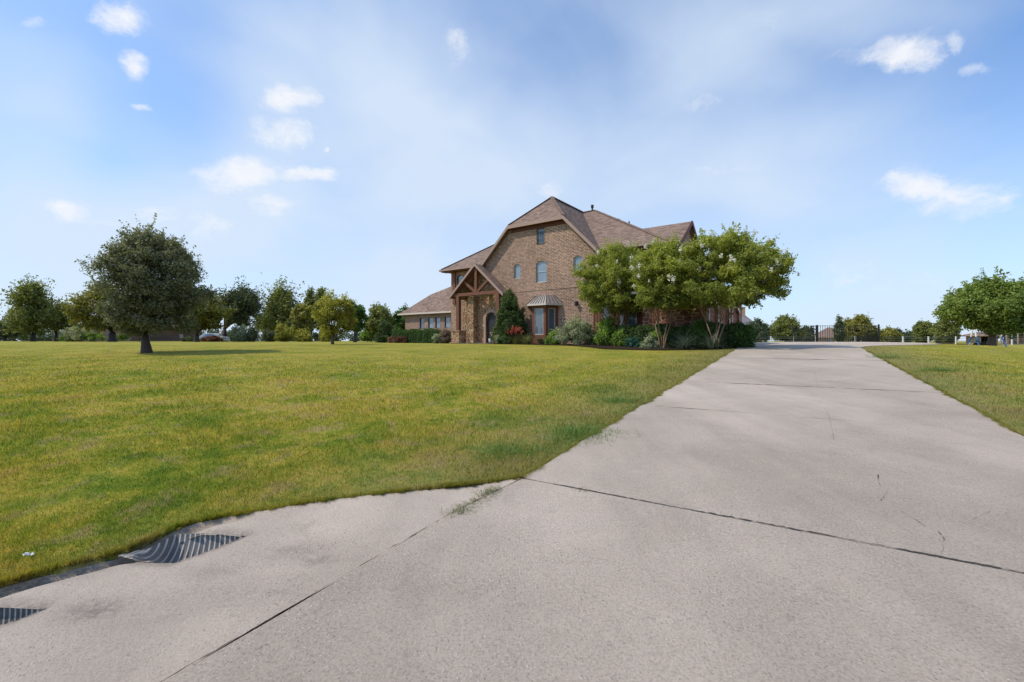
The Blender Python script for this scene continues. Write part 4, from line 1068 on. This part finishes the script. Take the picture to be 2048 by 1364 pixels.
def grassy(name, label, pos, h, n, mat, w=.014, spread=.6, parts=None, group=None, cat='plant', stalks=0, part='blade_clump', lie=1.):
    SEED[0]+=1; rng = np.random.default_rng(SEED[0]); x,y = pos
    t = thing(name,label,cat,(x,y,gz(x,y)+.01),group=group); V=[];Fc=[];tn=[]
    for i in range(n):
        a = rng.uniform(0,6.283); L_ = h*rng.uniform(.6,1.2); el = rng.uniform(.35,1.5)**1.; el = min(el,1.45)
        o_ = np.array([rng.normal()*.05*spread, rng.normal()*.05*spread, 0]); k = 5; side = np.array([-math.sin(a),math.cos(a),0])
        p = o_.copy(); e = el; n0=len(V)
        for s in range(k+1):
            ww = w*(1-s/k)**.7+.0008
            V += [tuple(p-side*ww/2), tuple(p+side*ww/2)]; tn += [rng.uniform()*.3+.5*(i%7)/7]*2
            p = p+np.array([math.cos(a)*math.cos(e)*spread*1.4, math.sin(a)*math.cos(e)*spread*1.4, math.sin(e)])*L_/k; e -= .22*lie*rng.uniform(.6,1.4)
            p[2] = max(p[2], .01)
        for s in range(k): Fc.append((n0+2*s,n0+2*s+1,n0+2*s+3,n0+2*s+2))
    me = bpy.data.meshes.new(part); me.from_pydata(V,[],Fc); me.update(); tone_attr(me, tn); link(part, me, mat, t)
    if stalks:
        mb = MB(); pts=[]
        for i in range(stalks):
            a = rng.uniform(0,6.28); r_ = rng.uniform(.2,.75); tp = (math.cos(a)*r_,math.sin(a)*r_,h*rng.uniform(1.0,1.5)); mb.tube([(0,0,.05),(tp[0]*.5,tp[1]*.5,tp[2]*.65),tp],[.01,.008,.005],4)
            for j in range(60):
                f = rng.uniform(.72,1.02); pts.append((tp[0]*f+rng.normal()*.03,tp[1]*f+rng.normal()*.03,tp[2]*(.35+.65*f)+rng.normal()*.04))
        mb.build('flower_stalk', MAT['lf_reddish'], t, uv=False)
        pts=np.array(pts); Nn=rng.normal(size=pts.shape); Nn/=np.linalg.norm(Nn,axis=1,keepdims=True)
        link('blossom', quads_mesh('blossom',pts,Nn,.06,.7,rng.uniform(0,1,len(pts)),rng), MAT['lf_flower'], t)
    return t
grassy('red_yucca','red yucca with coral flower stalks beside the conical evergreen',hp(1030,-2.2),.85,160,MAT['lf_grassy'],.022,.8,stalks=16)
grassy('ornamental_grass','straw coloured grassy clump in front of the bay window',hp(1052,-2.4),.95,420,MAT['lf_grassy'],.016,.9)
grassy('yucca','large arching grey green yucca between the middle and widest crepe myrtles',hp(1368,-5.2),1.15,230,MAT['lf_yucca'],.035,1.0)
grassy('yucca','grey green yucca at the foot of the widest crepe myrtle',hp(1424,-5.0),1.1,190,MAT['lf_yucca'],.033,.9)
# small lantern by the door
s = MB(); x_,y_ = hp(981,-1.6); z_=gz(x_,y_)
pt = thing('planter','small pale blue planter standing beside the front door','planter',(x_,y_,z_+.04))
s.tube([(0,0,0),(0,0,.12),(0,0,.3),(0,0,.34)],[.09,.12,.15,.16],14); s.build('pot', MAT['white'], pt, uv=False, smooth=True)
grassy_ = None

# ------------------------------------------------------------------ black iron fence with gate beyond the court
fx0, fx1, FY = X_at(1585,47), X_at(1757,47), 47.0
fz = gz(X_at(1670,FY),FY)
ff = thing('iron_fence','tall black iron picket fence with a gate behind the parking court','fence',((fx0+fx1)/2,FY,fz))
cx=(fx0+fx1)/2; top = CAM_Z+(682-651)/F_PX*FY-fz
s = MB(); s.bar((fx0-cx,0,top-.03),(fx1-cx,0,top-.03),.04,.04); s.bar((fx0-cx,0,.12),(fx1-cx,0,.12),.04,.04); s.build('rail', MAT['iron'], ff)
n = 38
for i in range(n):
    x = fx0-cx+(fx1-fx0)*i/(n-1)
    if i == 0: p0 = MB(); p0.bar((x,0,.02),(x,0,top),.034); p0o = p0.build('picket', MAT['iron'], ff); x00=x
    else:
        c_ = p0o.copy(); COL.objects.link(c_); c_.parent = ff; c_.location.x = x-x00
for pxp,ex,w_ in ((1585,.0,.09),(1634,.05,.16),(1757,.12,.12)):
    s = MB(); x = X_at(pxp,FY)-cx; s.bar((x,-.02,-.1),(x,-.02,top+ex),w_); s.build('post', MAT['iron'], ff)
s = MB(); s.box(X_at(1620,FY)-cx,X_at(1629,FY)-cx,-.06,-.02,top-.12,top-.02); s.build('gate_closer', MAT['iron'], ff)
# rolled dark mesh at right end
s = MB()
for i in range(16):
    z=.05+.045*i; s.bar((X_at(1712,FY)-cx,.06,z),(X_at(1757,FY)-cx,.06,z),.018)
for i in range(40):
    x=X_at(1712,FY)-cx+i*.06; 
    if x<fx1-cx: s.bar((x,.07,.0),(x,.07,.76),.015)
s.build('lower_mesh', MAT['iron'], ff)
# post and wire fence
FYW = 62.0
wf = thing('wire_fence','low wire fence on white posts along the back of the right lawn','fence',(X_at(1780,FYW),FYW,1.05))
cx = X_at(1780,FYW); first=None
for pxp in (1497,1542,1586,1632,1672,1711,1757,1806,1857,1912,1967,2024,2082,2140):
    x = X_at(pxp,FYW)-cx; zt = 1.18; zb = gz(x+cx,FYW)-1.05-.1
    if first is None:
        s = MB(); s.box(-.065,.065,-.065,.065,-.15,1.16); s.box(-.085,.085,-.085,.085,1.16,1.2); first = s.build('post', MAT['white'], wf); first.location=(x,0,max(0,zb+.1))
    else:
        c_ = first.copy(); COL.objects.link(c_); c_.parent = wf; c_.location=(x,0,max(0,zb+.1))
s = MB()
for z in (.35,.62,.88,1.1):
    s.bar((X_at(1480,FYW)-cx,.08,z),(X_at(2160,FYW)-cx,.08,z),.022)
s.build('wire', MAT['wire'], wf)
s = MB(); s.box(X_at(1757,FYW)-cx,X_at(2160,FYW)-cx,.09,.15,.05,.2); s.build('base_rail', MAT['old_wood'], wf)
# tall timber-and-wire run further right
w2 = thing('paddock_fence','taller weathered wooden post and rail fence at the right edge','fence',(X_at(2025,70),70,1.05)); cx=X_at(2025,70); first=None
for pxp in (2002,2013,2024,2036,2050,2066):
    x = X_at(pxp,70)-cx
    if first is None:
        s=MB(); s.box(-.07,.07,-.07,.07,-.2,1.95); first=s.build('post',MAT['old_wood'],w2); first.location=(x,0,0)
    else:
        c_=first.copy(); COL.objects.link(c_); c_.parent=w2; c_.location=(x,0,0)
s=MB()
for z in (.5,.9,1.3,1.7): s.bar((X_at(1999,70)-cx,.1,z),(X_at(2068,70)-cx,.1,z),.05)
s.build('rail',MAT['old_wood'],w2)

# ------------------------------------------------------------------ play equipment on the right lawn
PY = 30.0; px0 = X_at(1948,PY); px1 = X_at(1997,PY); zb = gz(px0,PY)
sw = thing('swing_set','blue and white metal swing set standing behind the broad bright tree','swing set',((px0+px1)/2,PY,zb)); cx=(px0+px1)/2
def leg(mb,a,b,r): mb.tube([a,b],r,8)
hT = 1.62
for sx in (-1,1):
    for sy in (-1,1):
        x = (px1-px0)/2*sx
        a=(x+sx*.1,sy*.45,0); m=(x+sx*.03,sy*.16,hT*.5); b=(x,sy*.03,hT-.02)
        s=MB(); leg(s,a,m,.04); s.build('leg',MAT['blue'],sw,uv=False)
        s=MB(); leg(s,m,b,.045); s.build('upper_leg',MAT['white'],sw,uv=False)
s=MB(); leg(s,((px0-px1)/2-.1,0,hT),((px1-px0)/2+.1,0,hT),.04); s.build('top_bar',MAT['blue'],sw,uv=False)
s=MB(); s.tube([(-.85-.75,-.3,.05),(-.85-.55,-.3,.4),(-.85-.2,-.3,.62),(-.85+.15,-.25,.5),(-.85+.2,-.2,.05)],.035,6); s.build('side_bar',MAT['greenmetal'],sw,uv=False)
s=MB()
for sx in(-.08,.18): s.bar((-.35+sx*1.6,0,hT),(-.35+sx*1.6,0,.5),.012)
s.box(-.50,-.03,-.1,.1,.46,.49); s.build('swing_seat',MAT['black'],sw)
x_,y_=X_at(1970,36),36; tr=thing('trampoline','low round black trampoline behind the swing set','trampoline',(x_,y_,gz(x_,y_)))
s=MB(); s.tube([(0,0,.36),(0,0,.42)],[.62,.62],24); s.build('mat',MAT['black'],tr,uv=False)
for a in range(6):
    s=MB(); s.tube([(.55*math.cos(a*1.047),.55*math.sin(a*1.047),0),(.55*math.cos(a*1.047),.55*math.sin(a*1.047),.36)],.025,6); s.build('leg',MAT['iron'],tr,uv=False)

# ------------------------------------------------------------------ neighbouring houses
def simple_house(label, pxc, Y, x0,x1, depth, hw_, hr, wallm, roofm, wins, rz=0, chimney=None, hip=True, doors=()):
    x = X_at(pxc,Y); z = gz(x,Y)
    tx = (pxc-1024)/F_PX; rz = -math.atan(tx)*.9; kk = 1/math.sqrt(1+tx*tx)
    h = thing('distant_house',label,'house',(x,Y,z),rz,'neighbouring houses'); a,b = (x0-pxc)/F_PX*Y*kk,(x1-pxc)/F_PX*Y*kk
    mb = MB(); wall(mb,[(a,-.2),(b,-.2),(b,hw_),(a,hw_)],[arch(*w_,0) for w_ in wins],fr(0),.12)
    mb.poly([(b,0,-.2),(b,depth,-.2),(b,depth,hw_),(b,0,hw_)]); mb.poly([(a,depth,-.2),(a,0,-.2),(a,0,hw_),(a,depth,hw_)]); mb.poly([(b,depth,-.2),(a,depth,-.2),(a,depth,hw_),(b,depth,hw_)])
    mb.build('wall',wallm,h)
    for w_ in wins: window(h,*w_,0,fr(0),INTO,.12,.08,1,0,MAT['frame_light'],MAT['glass_dark'])
    o=.5; m=depth/2; q = m if hip else 0
    q = min(q,(b-a)/2-.3)
    A=(a-o,-o,hw_);Bq=(b+o,-o,hw_);Cq=(b+o,depth+o,hw_);Dq=(a-o,depth+o,hw_);r1=(a+q,m,hr);r2=(b-q,m,hr)
    mb=MB(); mb.slab([A,Bq,r2,r1],.15); mb.slab([Bq,Cq,r2],.15); mb.slab([Cq,Dq,r1,r2],.15); mb.slab([Dq,A,r1],.15); rf=mb.build('roof',roofm,h)
    mb=MB(); mb.bar((a-o,-o-.06,hw_-.08),(b+o,-o-.06,hw_-.08),.1,.16); mb.build('gutter',MAT['trim'],h)
    if chimney:
        mb=MB(); cxm,cy,cz=chimney; mb.box(cxm-.45,cxm+.45,cy-.4,cy+.4,hw_,cz); mb.box(cxm-.52,cxm+.52,cy-.47,cy+.47,cz,cz+.18); mb.build('chimney',wallm,rf)
    return h
simple_house('long brown brick house behind the live oak trunk',300,76,262,408,9,2.35,3.6,MAT['brick_far'],MAT['shingle'],[(-1.5,-.6,1,1.9),(4.0,4.5,.6,1.2)])
simple_house('grey roofed house with pale posts left of the live oak trunk',190,80,150,258,8,2.6,4.4,MAT['tan'],MAT['shingle_grey'],[(-2.2,-1.2,.8,2.),(1.6,2.4,.4,2.1),(3.5,4.4,.8,2)])
simple_house('tan house with chimney just right of the garage corner',1478,95,1440,1520,9,2.8,6.6,MAT['tan'],MAT['shingle_grey'],[(1.4,2.2,1,2)],chimney=(.9,3.4,7.4))
simple_house('low brown roofed house seen through the iron fence',1660,120,1622,1700,10,1.6,4.3,MAT['brick'],MAT['shingle'],[(-.6,.4,.5,1.2)])
simple_house('tan stone house behind the swing set',1962,58,1940,1990,6,1.35,1.75,MAT['tan'],MAT['shingle'],[(-.6,0,.3,1.1),(.9,1.5,.3,1.1)])
simple_house('red brick house with grey roof at the far right edge',2045,92,2018,2080,9,2.2,4.,MAT['redstone'],MAT['shingle_grey'],[(-1.2,-.4,.6,1.7),(.6,1.3,.6,1.7)])
# parked car at the neighbour's
def car():
    x,y=X_at(424,64),64.; c=thing('parked_car','pale silver car parked by the neighbouring brick house','car',(x,y,gz(x,y)-.25))
    prof=[(-2.1,.35),(-2.1,.75),(-1.9,.9),(-1.25,.95),(-.7,1.38),(.55,1.42),(1.15,1.0),(1.95,.86),(2.12,.6),(2.1,.35)]
    mb=MB(); n=len(prof)
    for y0,sc in ((-.85,1),(.85,1)):
        pass
    A=[(p[0],-.82 if p[1]<1 else -.66,p[1]) for p in prof]; Bq=[(p[0],-a[1],p[1]) for p,a in zip(prof,A)]
    mb.poly(A); mb.poly(Bq[::-1])
    for i in range(n):
        j=(i+1)%n; mb.poly([A[j],A[i],Bq[i],Bq[j]])
    mb.build('body',MAT['carpaint'],c,bevel=.05)
    for sy in(-1,1):
        s=MB(); s.poly([(-1.1,sy*.80,.98),(.95,sy*.80,1.0),(.5,sy*.70,1.32),(-.65,sy*.70,1.3)][::sy*-1 or 1]); s.build('side_window',MAT['glass_dark'],c)
        for xx in(-1.3,1.3):
            s=MB(); s.tube([(xx,sy*.68,.34),(xx,sy*.88,.34)],.33,18); wh=s.build('wheel',MAT['black'],c,uv=False)
            s=MB(); s.tube([(xx,sy*.86,.34),(xx,sy*.895,.34)],.2,14); s.build('rim',MAT['wire'],wh,uv=False)
    return c
MAT['carpaint']=mat_plain('silver_car_paint',(.5,.55,.54),.25,.6,.04,2,.3)
car()

# ------------------------------------------------------------------ grass blades
def mat_blade():
    m, nt, out = new_mat('grass_blade'); col, o, mid, fine, sx = lawn_color(nt)
    a = N(nt,'ShaderNodeAttribute', attribute_name='tone', attribute_type='GEOMETRY')
    col = mix(nt, col, ramp(nt, a.outputs['Fac'], [(0,(.40,.46,.36)),(.45,(.95,1.0,.9)),(.8,(1.35,1.3,1.1)),(1,(1.9,1.6,1.6))]), 1., 'MULTIPLY')
    d = N(nt,'ShaderNodeBsdfPrincipled'); nt.links.new(col,d.inputs['Base Color']); d.inputs['Roughness'].default_value=.55; d.inputs['Specular IOR Level'].default_value=.2
    t = N(nt,'ShaderNodeBsdfTranslucent'); nt.links.new(mix(nt,col,(1.5,1.5,.8),1,'MULTIPLY'), t.inputs[0])
    mx = N(nt,'ShaderNodeMixShader'); mx.inputs[0].default_value=.35
    nt.links.new(d.outputs[0],mx.inputs[1]); nt.links.new(t.outputs[0],mx.inputs[2]); nt.links.new(mx.outputs[0],out.inputs[0]); return m
MAT['blade']=mat_blade()
def blades(n, seed, ymin, ymax, xl, xr, power):
    rng=np.random.default_rng(seed)
    Y=ymin*(ymax/ymin)**(rng.uniform(0,1,n)**power); tx=rng.uniform(xl,xr,n); X=tx*Y
    r=DX*X+DY*Y; q=DY*X-DX*Y
    bad=(np.abs(q)<2.335-.0*r)&(r>J1-.3)
    bad|=in_poly(X,Y,APRON_POLY)
    near=(r<=J1)&(q>np.interp(r,JR,JV)); bad|=near
    bad|=in_poly(X,Y,BED)|in_poly(X,Y,WALK)
    bad|=(r>JE)&(q>-3.3)&(q<np.interp(r,[JE,26.5,28.5,31,34,40,46,52],[2.34,2.9,4.4,6.0,6.9,7.2,6.6,4.5]))&(r<52)
    # clumpy thinning
    cl_=np.sin(X*5.1+np.sin(Y*3.7))*np.sin(Y*4.3+np.sin(X*6.1)); bad|=rng.uniform(0,1,n)<.28*(cl_>.35)
    X=X[~bad];Y=Y[~bad];m=len(X); Z=ground(X,Y)
    sc=np.clip(Y/5.5,.75,3.2)
    h=rng.uniform(.014,.050,m)*np.clip(sc,.8,1.15)*np.clip((24-Y)/12,.35,1)*(1+.35*np.sin(X*2.1+1)*np.sin(Y*1.7)); w=.0036*sc*rng.uniform(.7,1.3,m)
    a=rng.uniform(0,2*np.pi,m); lean=rng.uniform(.1,1.1,m)*h
    b=a+rng.normal(size=m)*.9
    V=np.empty((m,3,3)); dx=np.cos(a)*w; dy=np.sin(a)*w
    V[:,0]=np.stack([X-dx,Y-dy,Z-.006],1); V[:,1]=np.stack([X+dx,Y+dy,Z-.006],1); V[:,2]=np.stack([X+np.cos(b+1.57)*lean,Y+np.sin(b+1.57)*lean,Z+h],1)
    return V, rng.uniform(0,1,m)**1.3
parts=[blades(520000,1,2.5,30,-1.2,.62,1.35), blades(90000,2,5,30,.3,1.25,1.0)]
def fringe(poly, n, seed, side):
    rng=np.random.default_rng(seed); P=np.array(poly); S2=resample(poly,1200); d=np.gradient(S2,axis=0); d/=np.linalg.norm(d,axis=1,keepdims=True)+1e-9
    nn=np.stack([-d[:,1],d[:,0]],1)*side
    i=rng.integers(0,1200,n); clump=np.sin(i*.11)+np.sin(i*.037+2)+np.sin(i*.29+1); keep=rng.uniform(-2.5,2,n)<clump; i=i[keep]; m=len(i)
    o_=rng.uniform(0,.05,m)**1.; X=S2[i,0]-nn[i,0]*o_; Y=S2[i,1]-nn[i,1]*o_; Z=ground(X,Y)+.01
    h=rng.uniform(.015,.06,m); L_=rng.uniform(.0,.10,m)*(.4+.3*clump[keep]); w=.003*np.clip(Y/5,.8,2.5); a=rng.uniform(0,6.28,m)
    V=np.empty((m,3,3)); dx=np.cos(a)*w; dy=np.sin(a)*w; jx=rng.normal(size=m)*.02; jy=rng.normal(size=m)*.02
    V[:,0]=np.stack([X-dx,Y-dy,Z-.01],1); V[:,1]=np.stack([X+dx,Y+dy,Z-.01],1); V[:,2]=np.stack([X+nn[i,0]*L_+jx,Y+nn[i,1]*L_+jy,Z+h],1)
    return V, rng.uniform(0,.9,m)
parts.append(fringe(EDGE[:18],40000,31,1))
parts.append(fringe([xy(r,dl(r)) for r in np.linspace(J1,22,60)],30000,32,-1))
parts.append(fringe([xy(r,dr(r)) for r in np.linspace(J1,22,60)],30000,33,1))
V=np.concatenate([p[0] for p in parts]); tn=np.concatenate([p[1] for p in parts]); m=len(V)
me=bpy.data.meshes.new('grass'); me.vertices.add(3*m); me.vertices.foreach_set('co',V.reshape(-1).astype(np.float32))
me.loops.add(3*m); me.loops.foreach_set('vertex_index',np.arange(3*m,dtype=np.int32)); me.polygons.add(m)
me.polygons.foreach_set('loop_start',np.arange(0,3*m,3,dtype=np.int32)); me.polygons.foreach_set('loop_total',np.full(m,3,np.int32))
me.update(calc_edges=True); tone_attr(me,np.repeat(tn,3))
tag(link('grass',me,MAT['blade']),'short mown turf blades, patchy green and straw yellow','grass',kind='stuff')
# weeds
for i,(px,py,h,n,lab,mt) in enumerate([(1015,905,.11,420,'spreading green weed patch left of the drive, nearest the apron','lf_weed'),(1165,868,.14,520,'tall green weed clump touching the left drive edge','lf_weed'),
    (1235,803,.14,420,'green weed clump on the left lawn farthest up the drive','lf_weed'),(1880,742,.18,420,'green weed clump on the right lawn below the bright tree','lf_weed'),(1135,882,.10,300,'small green weeds along the drive edge between two bigger clumps','lf_weed'),
    (983,988,.05,260,'grey green grass tuft in the apron joint nearest the lawn corner','lf_grassy'),(955,1006,.035,160,'thin grass tuft in the apron joint, second from the lawn corner','lf_grassy'),(923,1025,.055,200,'grass tuft in the apron joint, lowest of three','lf_grassy'),
    (1166,981,.035,60,'tiny brown grass tuft growing in the wide slab joint','lf_straw'),(1775,716,.2,260,'dark green weed clump beside the top of the right drive edge','lf_weed')]):
    x_,y_=hit(px,py); t=grassy('weed_clump',lab,(x_,y_),h,n,MAT[mt],.006 if h>.06 else .003,1.0,group='weeds by the drive',cat='weed')
    if 'apron joint' in lab:
        ob=t.children[0]; me=ob.data; co=np.empty(len(me.vertices)*3,np.float32); me.vertices.foreach_get('co',co); co=co.reshape(-1,12,3); rng=np.random.default_rng(i)
        jv=np.array(JNT[1])-np.array(JNT[0]); jv/=np.hypot(*jv); co[:,:,:2]+=(rng.normal(size=(len(co),1,1))*.06)*jv+rng.normal(size=(len(co),1,2))*.008; me.vertices.foreach_set('co',co.reshape(-1)); me.update()
    if h>.06:
        # spread the shoots over the patch
        ob=t.children[0]; me=ob.data; co=np.empty(len(me.vertices)*3,np.float32); me.vertices.foreach_get('co',co); co=co.reshape(-1,12,3); rng=np.random.default_rng(i)
        off=rng.normal(size=(len(co),1,2))*np.array([.26,.2]); co[:,:,:2]+=off; me.vertices.foreach_set('co',co.reshape(-1)); me.update()
# litter
x_,y_=hit(58,1118); s=MB(); rng=np.random.default_rng(4)
pts=[[(i*.012-.024+rng.normal()*.004, j*.01-.02+rng.normal()*.004, .022+rng.uniform(0,.025)) for i in range(5)] for j in range(4)]
for j in range(3):
    for i in range(4): s.poly([pts[j][i],pts[j][i+1],pts[j+1][i+1],pts[j+1][i]])
o=s.build('paper_scrap',MAT['white'],uv=False); o.location=(x_,y_,gz(x_,y_)); tag(o,'crumpled white paper scrap lying in the grass near the apron','litter')

# ------------------------------------------------------------------ light, sky, camera
to_sun=Vector((-.85,-.14,1.0)).normalized()
EL=math.asin(to_sun.z); AZ=math.atan2(to_sun.x,to_sun.y)
sl=bpy.data.lights.new('sun','SUN'); sl.energy=3.3; sl.angle=math.radians(.6); sl.color=(1,.90,.76)
so=bpy.data.objects.new('sun',sl); COL.objects.link(so); so.rotation_euler=to_sun.to_track_quat('Z','Y').to_euler()
W=bpy.data.worlds.new('World'); S.world=W; W.use_nodes=True; nt=W.node_tree; nt.nodes.clear()
out=nt.nodes.new('ShaderNodeOutputWorld'); bg=nt.nodes.new('ShaderNodeBackground'); nt.links.new(bg.outputs[0],out.inputs[0])
sky=nt.nodes.new('ShaderNodeTexSky'); sky.sky_type='NISHITA'; sky.sun_disc=False; sky.sun_elevation=EL; sky.sun_rotation=AZ; sky.air_density=1.0; sky.dust_density=.6; sky.ozone_density=1.6
bg.inputs['Strength'].default_value=.15
tc=nt.nodes.new('ShaderNodeTexCoord').outputs['Generated']
SKYK=1/.15
sk=mix(nt,sky.outputs[0],(.76,1.10,1.42),1.,'MULTIPLY')
nz=N(nt,'ShaderNodeTexNoise'); nz.inputs['Scale'].default_value=9; nz.inputs['Detail'].default_value=6; nz.inputs['Roughness'].default_value=.62; nt.links.new(tc,nz.inputs['Vector'])
wv=N(nt,'ShaderNodeVectorMath',operation='MULTIPLY_ADD'); sub=N(nt,'ShaderNodeVectorMath',operation='SUBTRACT'); nt.links.new(nz.outputs['Color'],sub.inputs[0]); sub.inputs[1].default_value=(.5,.5,.5)
nt.links.new(sub.outputs[0],wv.inputs[0]); wv.inputs[1].default_value=(.07,.07,.05); nt.links.new(tc,wv.inputs[2])
# broad thin veil
veil=noise(nt,mapping(nt,tc,(1.2,1.2,2.2),(.35,.2,.1)),1.1,3,.45,.3)
veil2=noise(nt,mapping(nt,tc,(2.0,1,3.2),(1.7,.4,.3),(0,.5,.3)),1.8,4,.5,.4)
vl=math_(nt,'MULTIPLY',ramp(nt,veil,[(.38,0),(.64,1)]),.3)
vl=math_(nt,'ADD',vl,math_(nt,'MULTIPLY',ramp(nt,veil2,[(.40,0),(.75,1)]),.25))
sz=N(nt,'ShaderNodeSeparateXYZ'); nt.links.new(tc,sz.inputs[0])
hz=ramp(nt,sz.outputs['Z'],[(.0,.85),(.10,.6),(.25,.32),(.42,.12),(.6,.0)])
cov=math_(nt,'ADD',math_(nt,'ADD',vl,hz),.0,clamp=True)
for (px,py,rx,ry,a) in ((760,110,230,190,.42),(520,260,110,260,.2),(900,330,300,130,.35),(1420,90,160,110,.22),(1720,20,200,70,.3),(60,260,140,170,.3),(1450,330,330,120,.25),(300,450,260,90,.3)):
    dirn=lambda x,y: Vector(((x-1024)/F_PX,1,(682-y)/F_PX)).normalized()
    d=dirn(px,py); eh=(dirn(px+rx,py)-dirn(px-rx,py))/2; ev=(dirn(px,py-ry)-dirn(px,py+ry))/2; nn=eh.cross(ev)
    A_=ev.cross(nn)/eh.dot(ev.cross(nn)); B_=nn.cross(eh)/ev.dot(nn.cross(eh))
    sb=N(nt,'ShaderNodeVectorMath',operation='SUBTRACT'); nt.links.new(wv.outputs[0],sb.inputs[0]); sb.inputs[1].default_value=tuple(d)
    cm=N(nt,'ShaderNodeCombineXYZ')
    for i_,Q_ in enumerate((A_,B_)):
        dt=N(nt,'ShaderNodeVectorMath',operation='DOT_PRODUCT'); nt.links.new(sb.outputs[0],dt.inputs[0]); dt.inputs[1].default_value=tuple(Q_); nt.links.new(dt.outputs['Value'],cm.inputs[i_])
    ln=N(nt,'ShaderNodeVectorMath',operation='LENGTH'); nt.links.new(cm.outputs[0],ln.inputs[0])
    mr=N(nt,'ShaderNodeMapRange',interpolation_type='SMOOTHERSTEP'); nt.links.new(ln.outputs['Value'],mr.inputs['Value']); mr.inputs['From Min'].default_value=1.7; mr.inputs['From Max'].default_value=.0; mr.inputs['To Min'].default_value=0; mr.inputs['To Max'].default_value=a
    cov=math_(nt,'ADD',cov,mr.outputs[0],clamp=True)
c1=mix(nt,sk,(SKYK*.69,SKYK*.81,SKYK*.97),math_(nt,'MINIMUM',cov,.93))
puffs=[(235,35,46,30,1),(272,125,26,22,.9),(287,215,18,10,.8),(583,200,46,28,1.1),(572,262,58,26,1.),(660,300,8,6,.8),(485,352,66,30,1.1),(612,348,56,13,1.1),(140,415,38,24,.9),(290,432,95,18,.5),(400,455,60,36,.5),(535,410,42,20,.6),
 (912,85,22,36,.4),(1105,378,24,18,.45),(1795,108,84,30,.95),(1905,90,24,16,.8),(1962,133,34,13,.7),(1825,370,66,28,1.1),(1925,402,80,32,.95),(1530,38,42,22,.35),(1440,340,80,20,.35),(1425,205,60,20,.3),(60,45,20,14,.4),(1120,560,200,26,.2),(1700,560,240,30,.25)]
acc=None
for (px,py,rx,ry,a) in puffs:
    rx*=1.3; ry*=1.25
    d=Vector(((px-1024)/F_PX,1,(682-py)/F_PX)); dl_=d.length; d/=dl_
    def dirn(x,y): return Vector(((x-1024)/F_PX,1,(682-y)/F_PX)).normalized()
    eh=(dirn(px+rx,py)-dirn(px-rx,py))/2; ev=(dirn(px,py-ry)-dirn(px,py+ry))/2; nn=eh.cross(ev)
    A_=ev.cross(nn)/eh.dot(ev.cross(nn)); B_=nn.cross(eh)/ev.dot(nn.cross(eh))
    sb=N(nt,'ShaderNodeVectorMath',operation='SUBTRACT'); nt.links.new(wv.outputs[0],sb.inputs[0]); sb.inputs[1].default_value=tuple(d)
    dts=[]
    for Q_ in (A_,B_):
        dt=N(nt,'ShaderNodeVectorMath',operation='DOT_PRODUCT'); nt.links.new(sb.outputs[0],dt.inputs[0]); dt.inputs[1].default_value=tuple(Q_); dts.append(dt.outputs['Value'])
    cm=N(nt,'ShaderNodeCombineXYZ'); nt.links.new(dts[0],cm.inputs[0]); nt.links.new(dts[1],cm.inputs[1])
    ln=N(nt,'ShaderNodeVectorMath',operation='LENGTH'); nt.links.new(cm.outputs[0],ln.inputs[0])
    mr=N(nt,'ShaderNodeMapRange',interpolation_type='SMOOTHERSTEP'); nt.links.new(ln.outputs['Value'],mr.inputs['Value']); mr.inputs['From Min'].default_value=1.7; mr.inputs['From Max'].default_value=.0; mr.inputs['To Min'].default_value=0; mr.inputs['To Max'].default_value=a
    acc=mr.outputs[0] if acc is None else math_(nt,'MAXIMUM',acc,mr.outputs[0])
pnz=noise(nt,mapping(nt,wv.outputs[0],(1,1,1.7)),16,8,.66)
acc0=acc; acc=math_(nt,'ADD',acc,math_(nt,'MULTIPLY',math_(nt,'SUBTRACT',pnz,.50),2.2))
mr2=N(nt,'ShaderNodeMapRange',interpolation_type='SMOOTHSTEP'); nt.links.new(acc,mr2.inputs['Value']); mr2.inputs['From Min'].default_value=.15; mr2.inputs['From Max'].default_value=1.3; acc=math_(nt,'MULTIPLY',mr2.outputs[0],math_(nt,'MULTIPLY',acc0,4,clamp=True))
pn=.95
c2=mix(nt,c1,(SKYK*.92,SKYK*.94,SKYK*.99),math_(nt,'MULTIPLY',acc,pn,clamp=True))
nt.links.new(c2,bg.inputs['Color'])
cam=bpy.data.cameras.new('camera'); cam.sensor_width=36; cam.lens=36*F_PX/2048; cam.clip_end=20000; cam.clip_start=.05
co=bpy.data.objects.new('camera',cam); COL.objects.link(co); co.location=(0,0,CAM_Z); co.rotation_euler=(math.pi/2,0,0); S.camera=co
S.view_settings.view_transform='Standard'; S.view_settings.look='None'; S.view_settings.exposure=0; S.view_settings.gamma=1
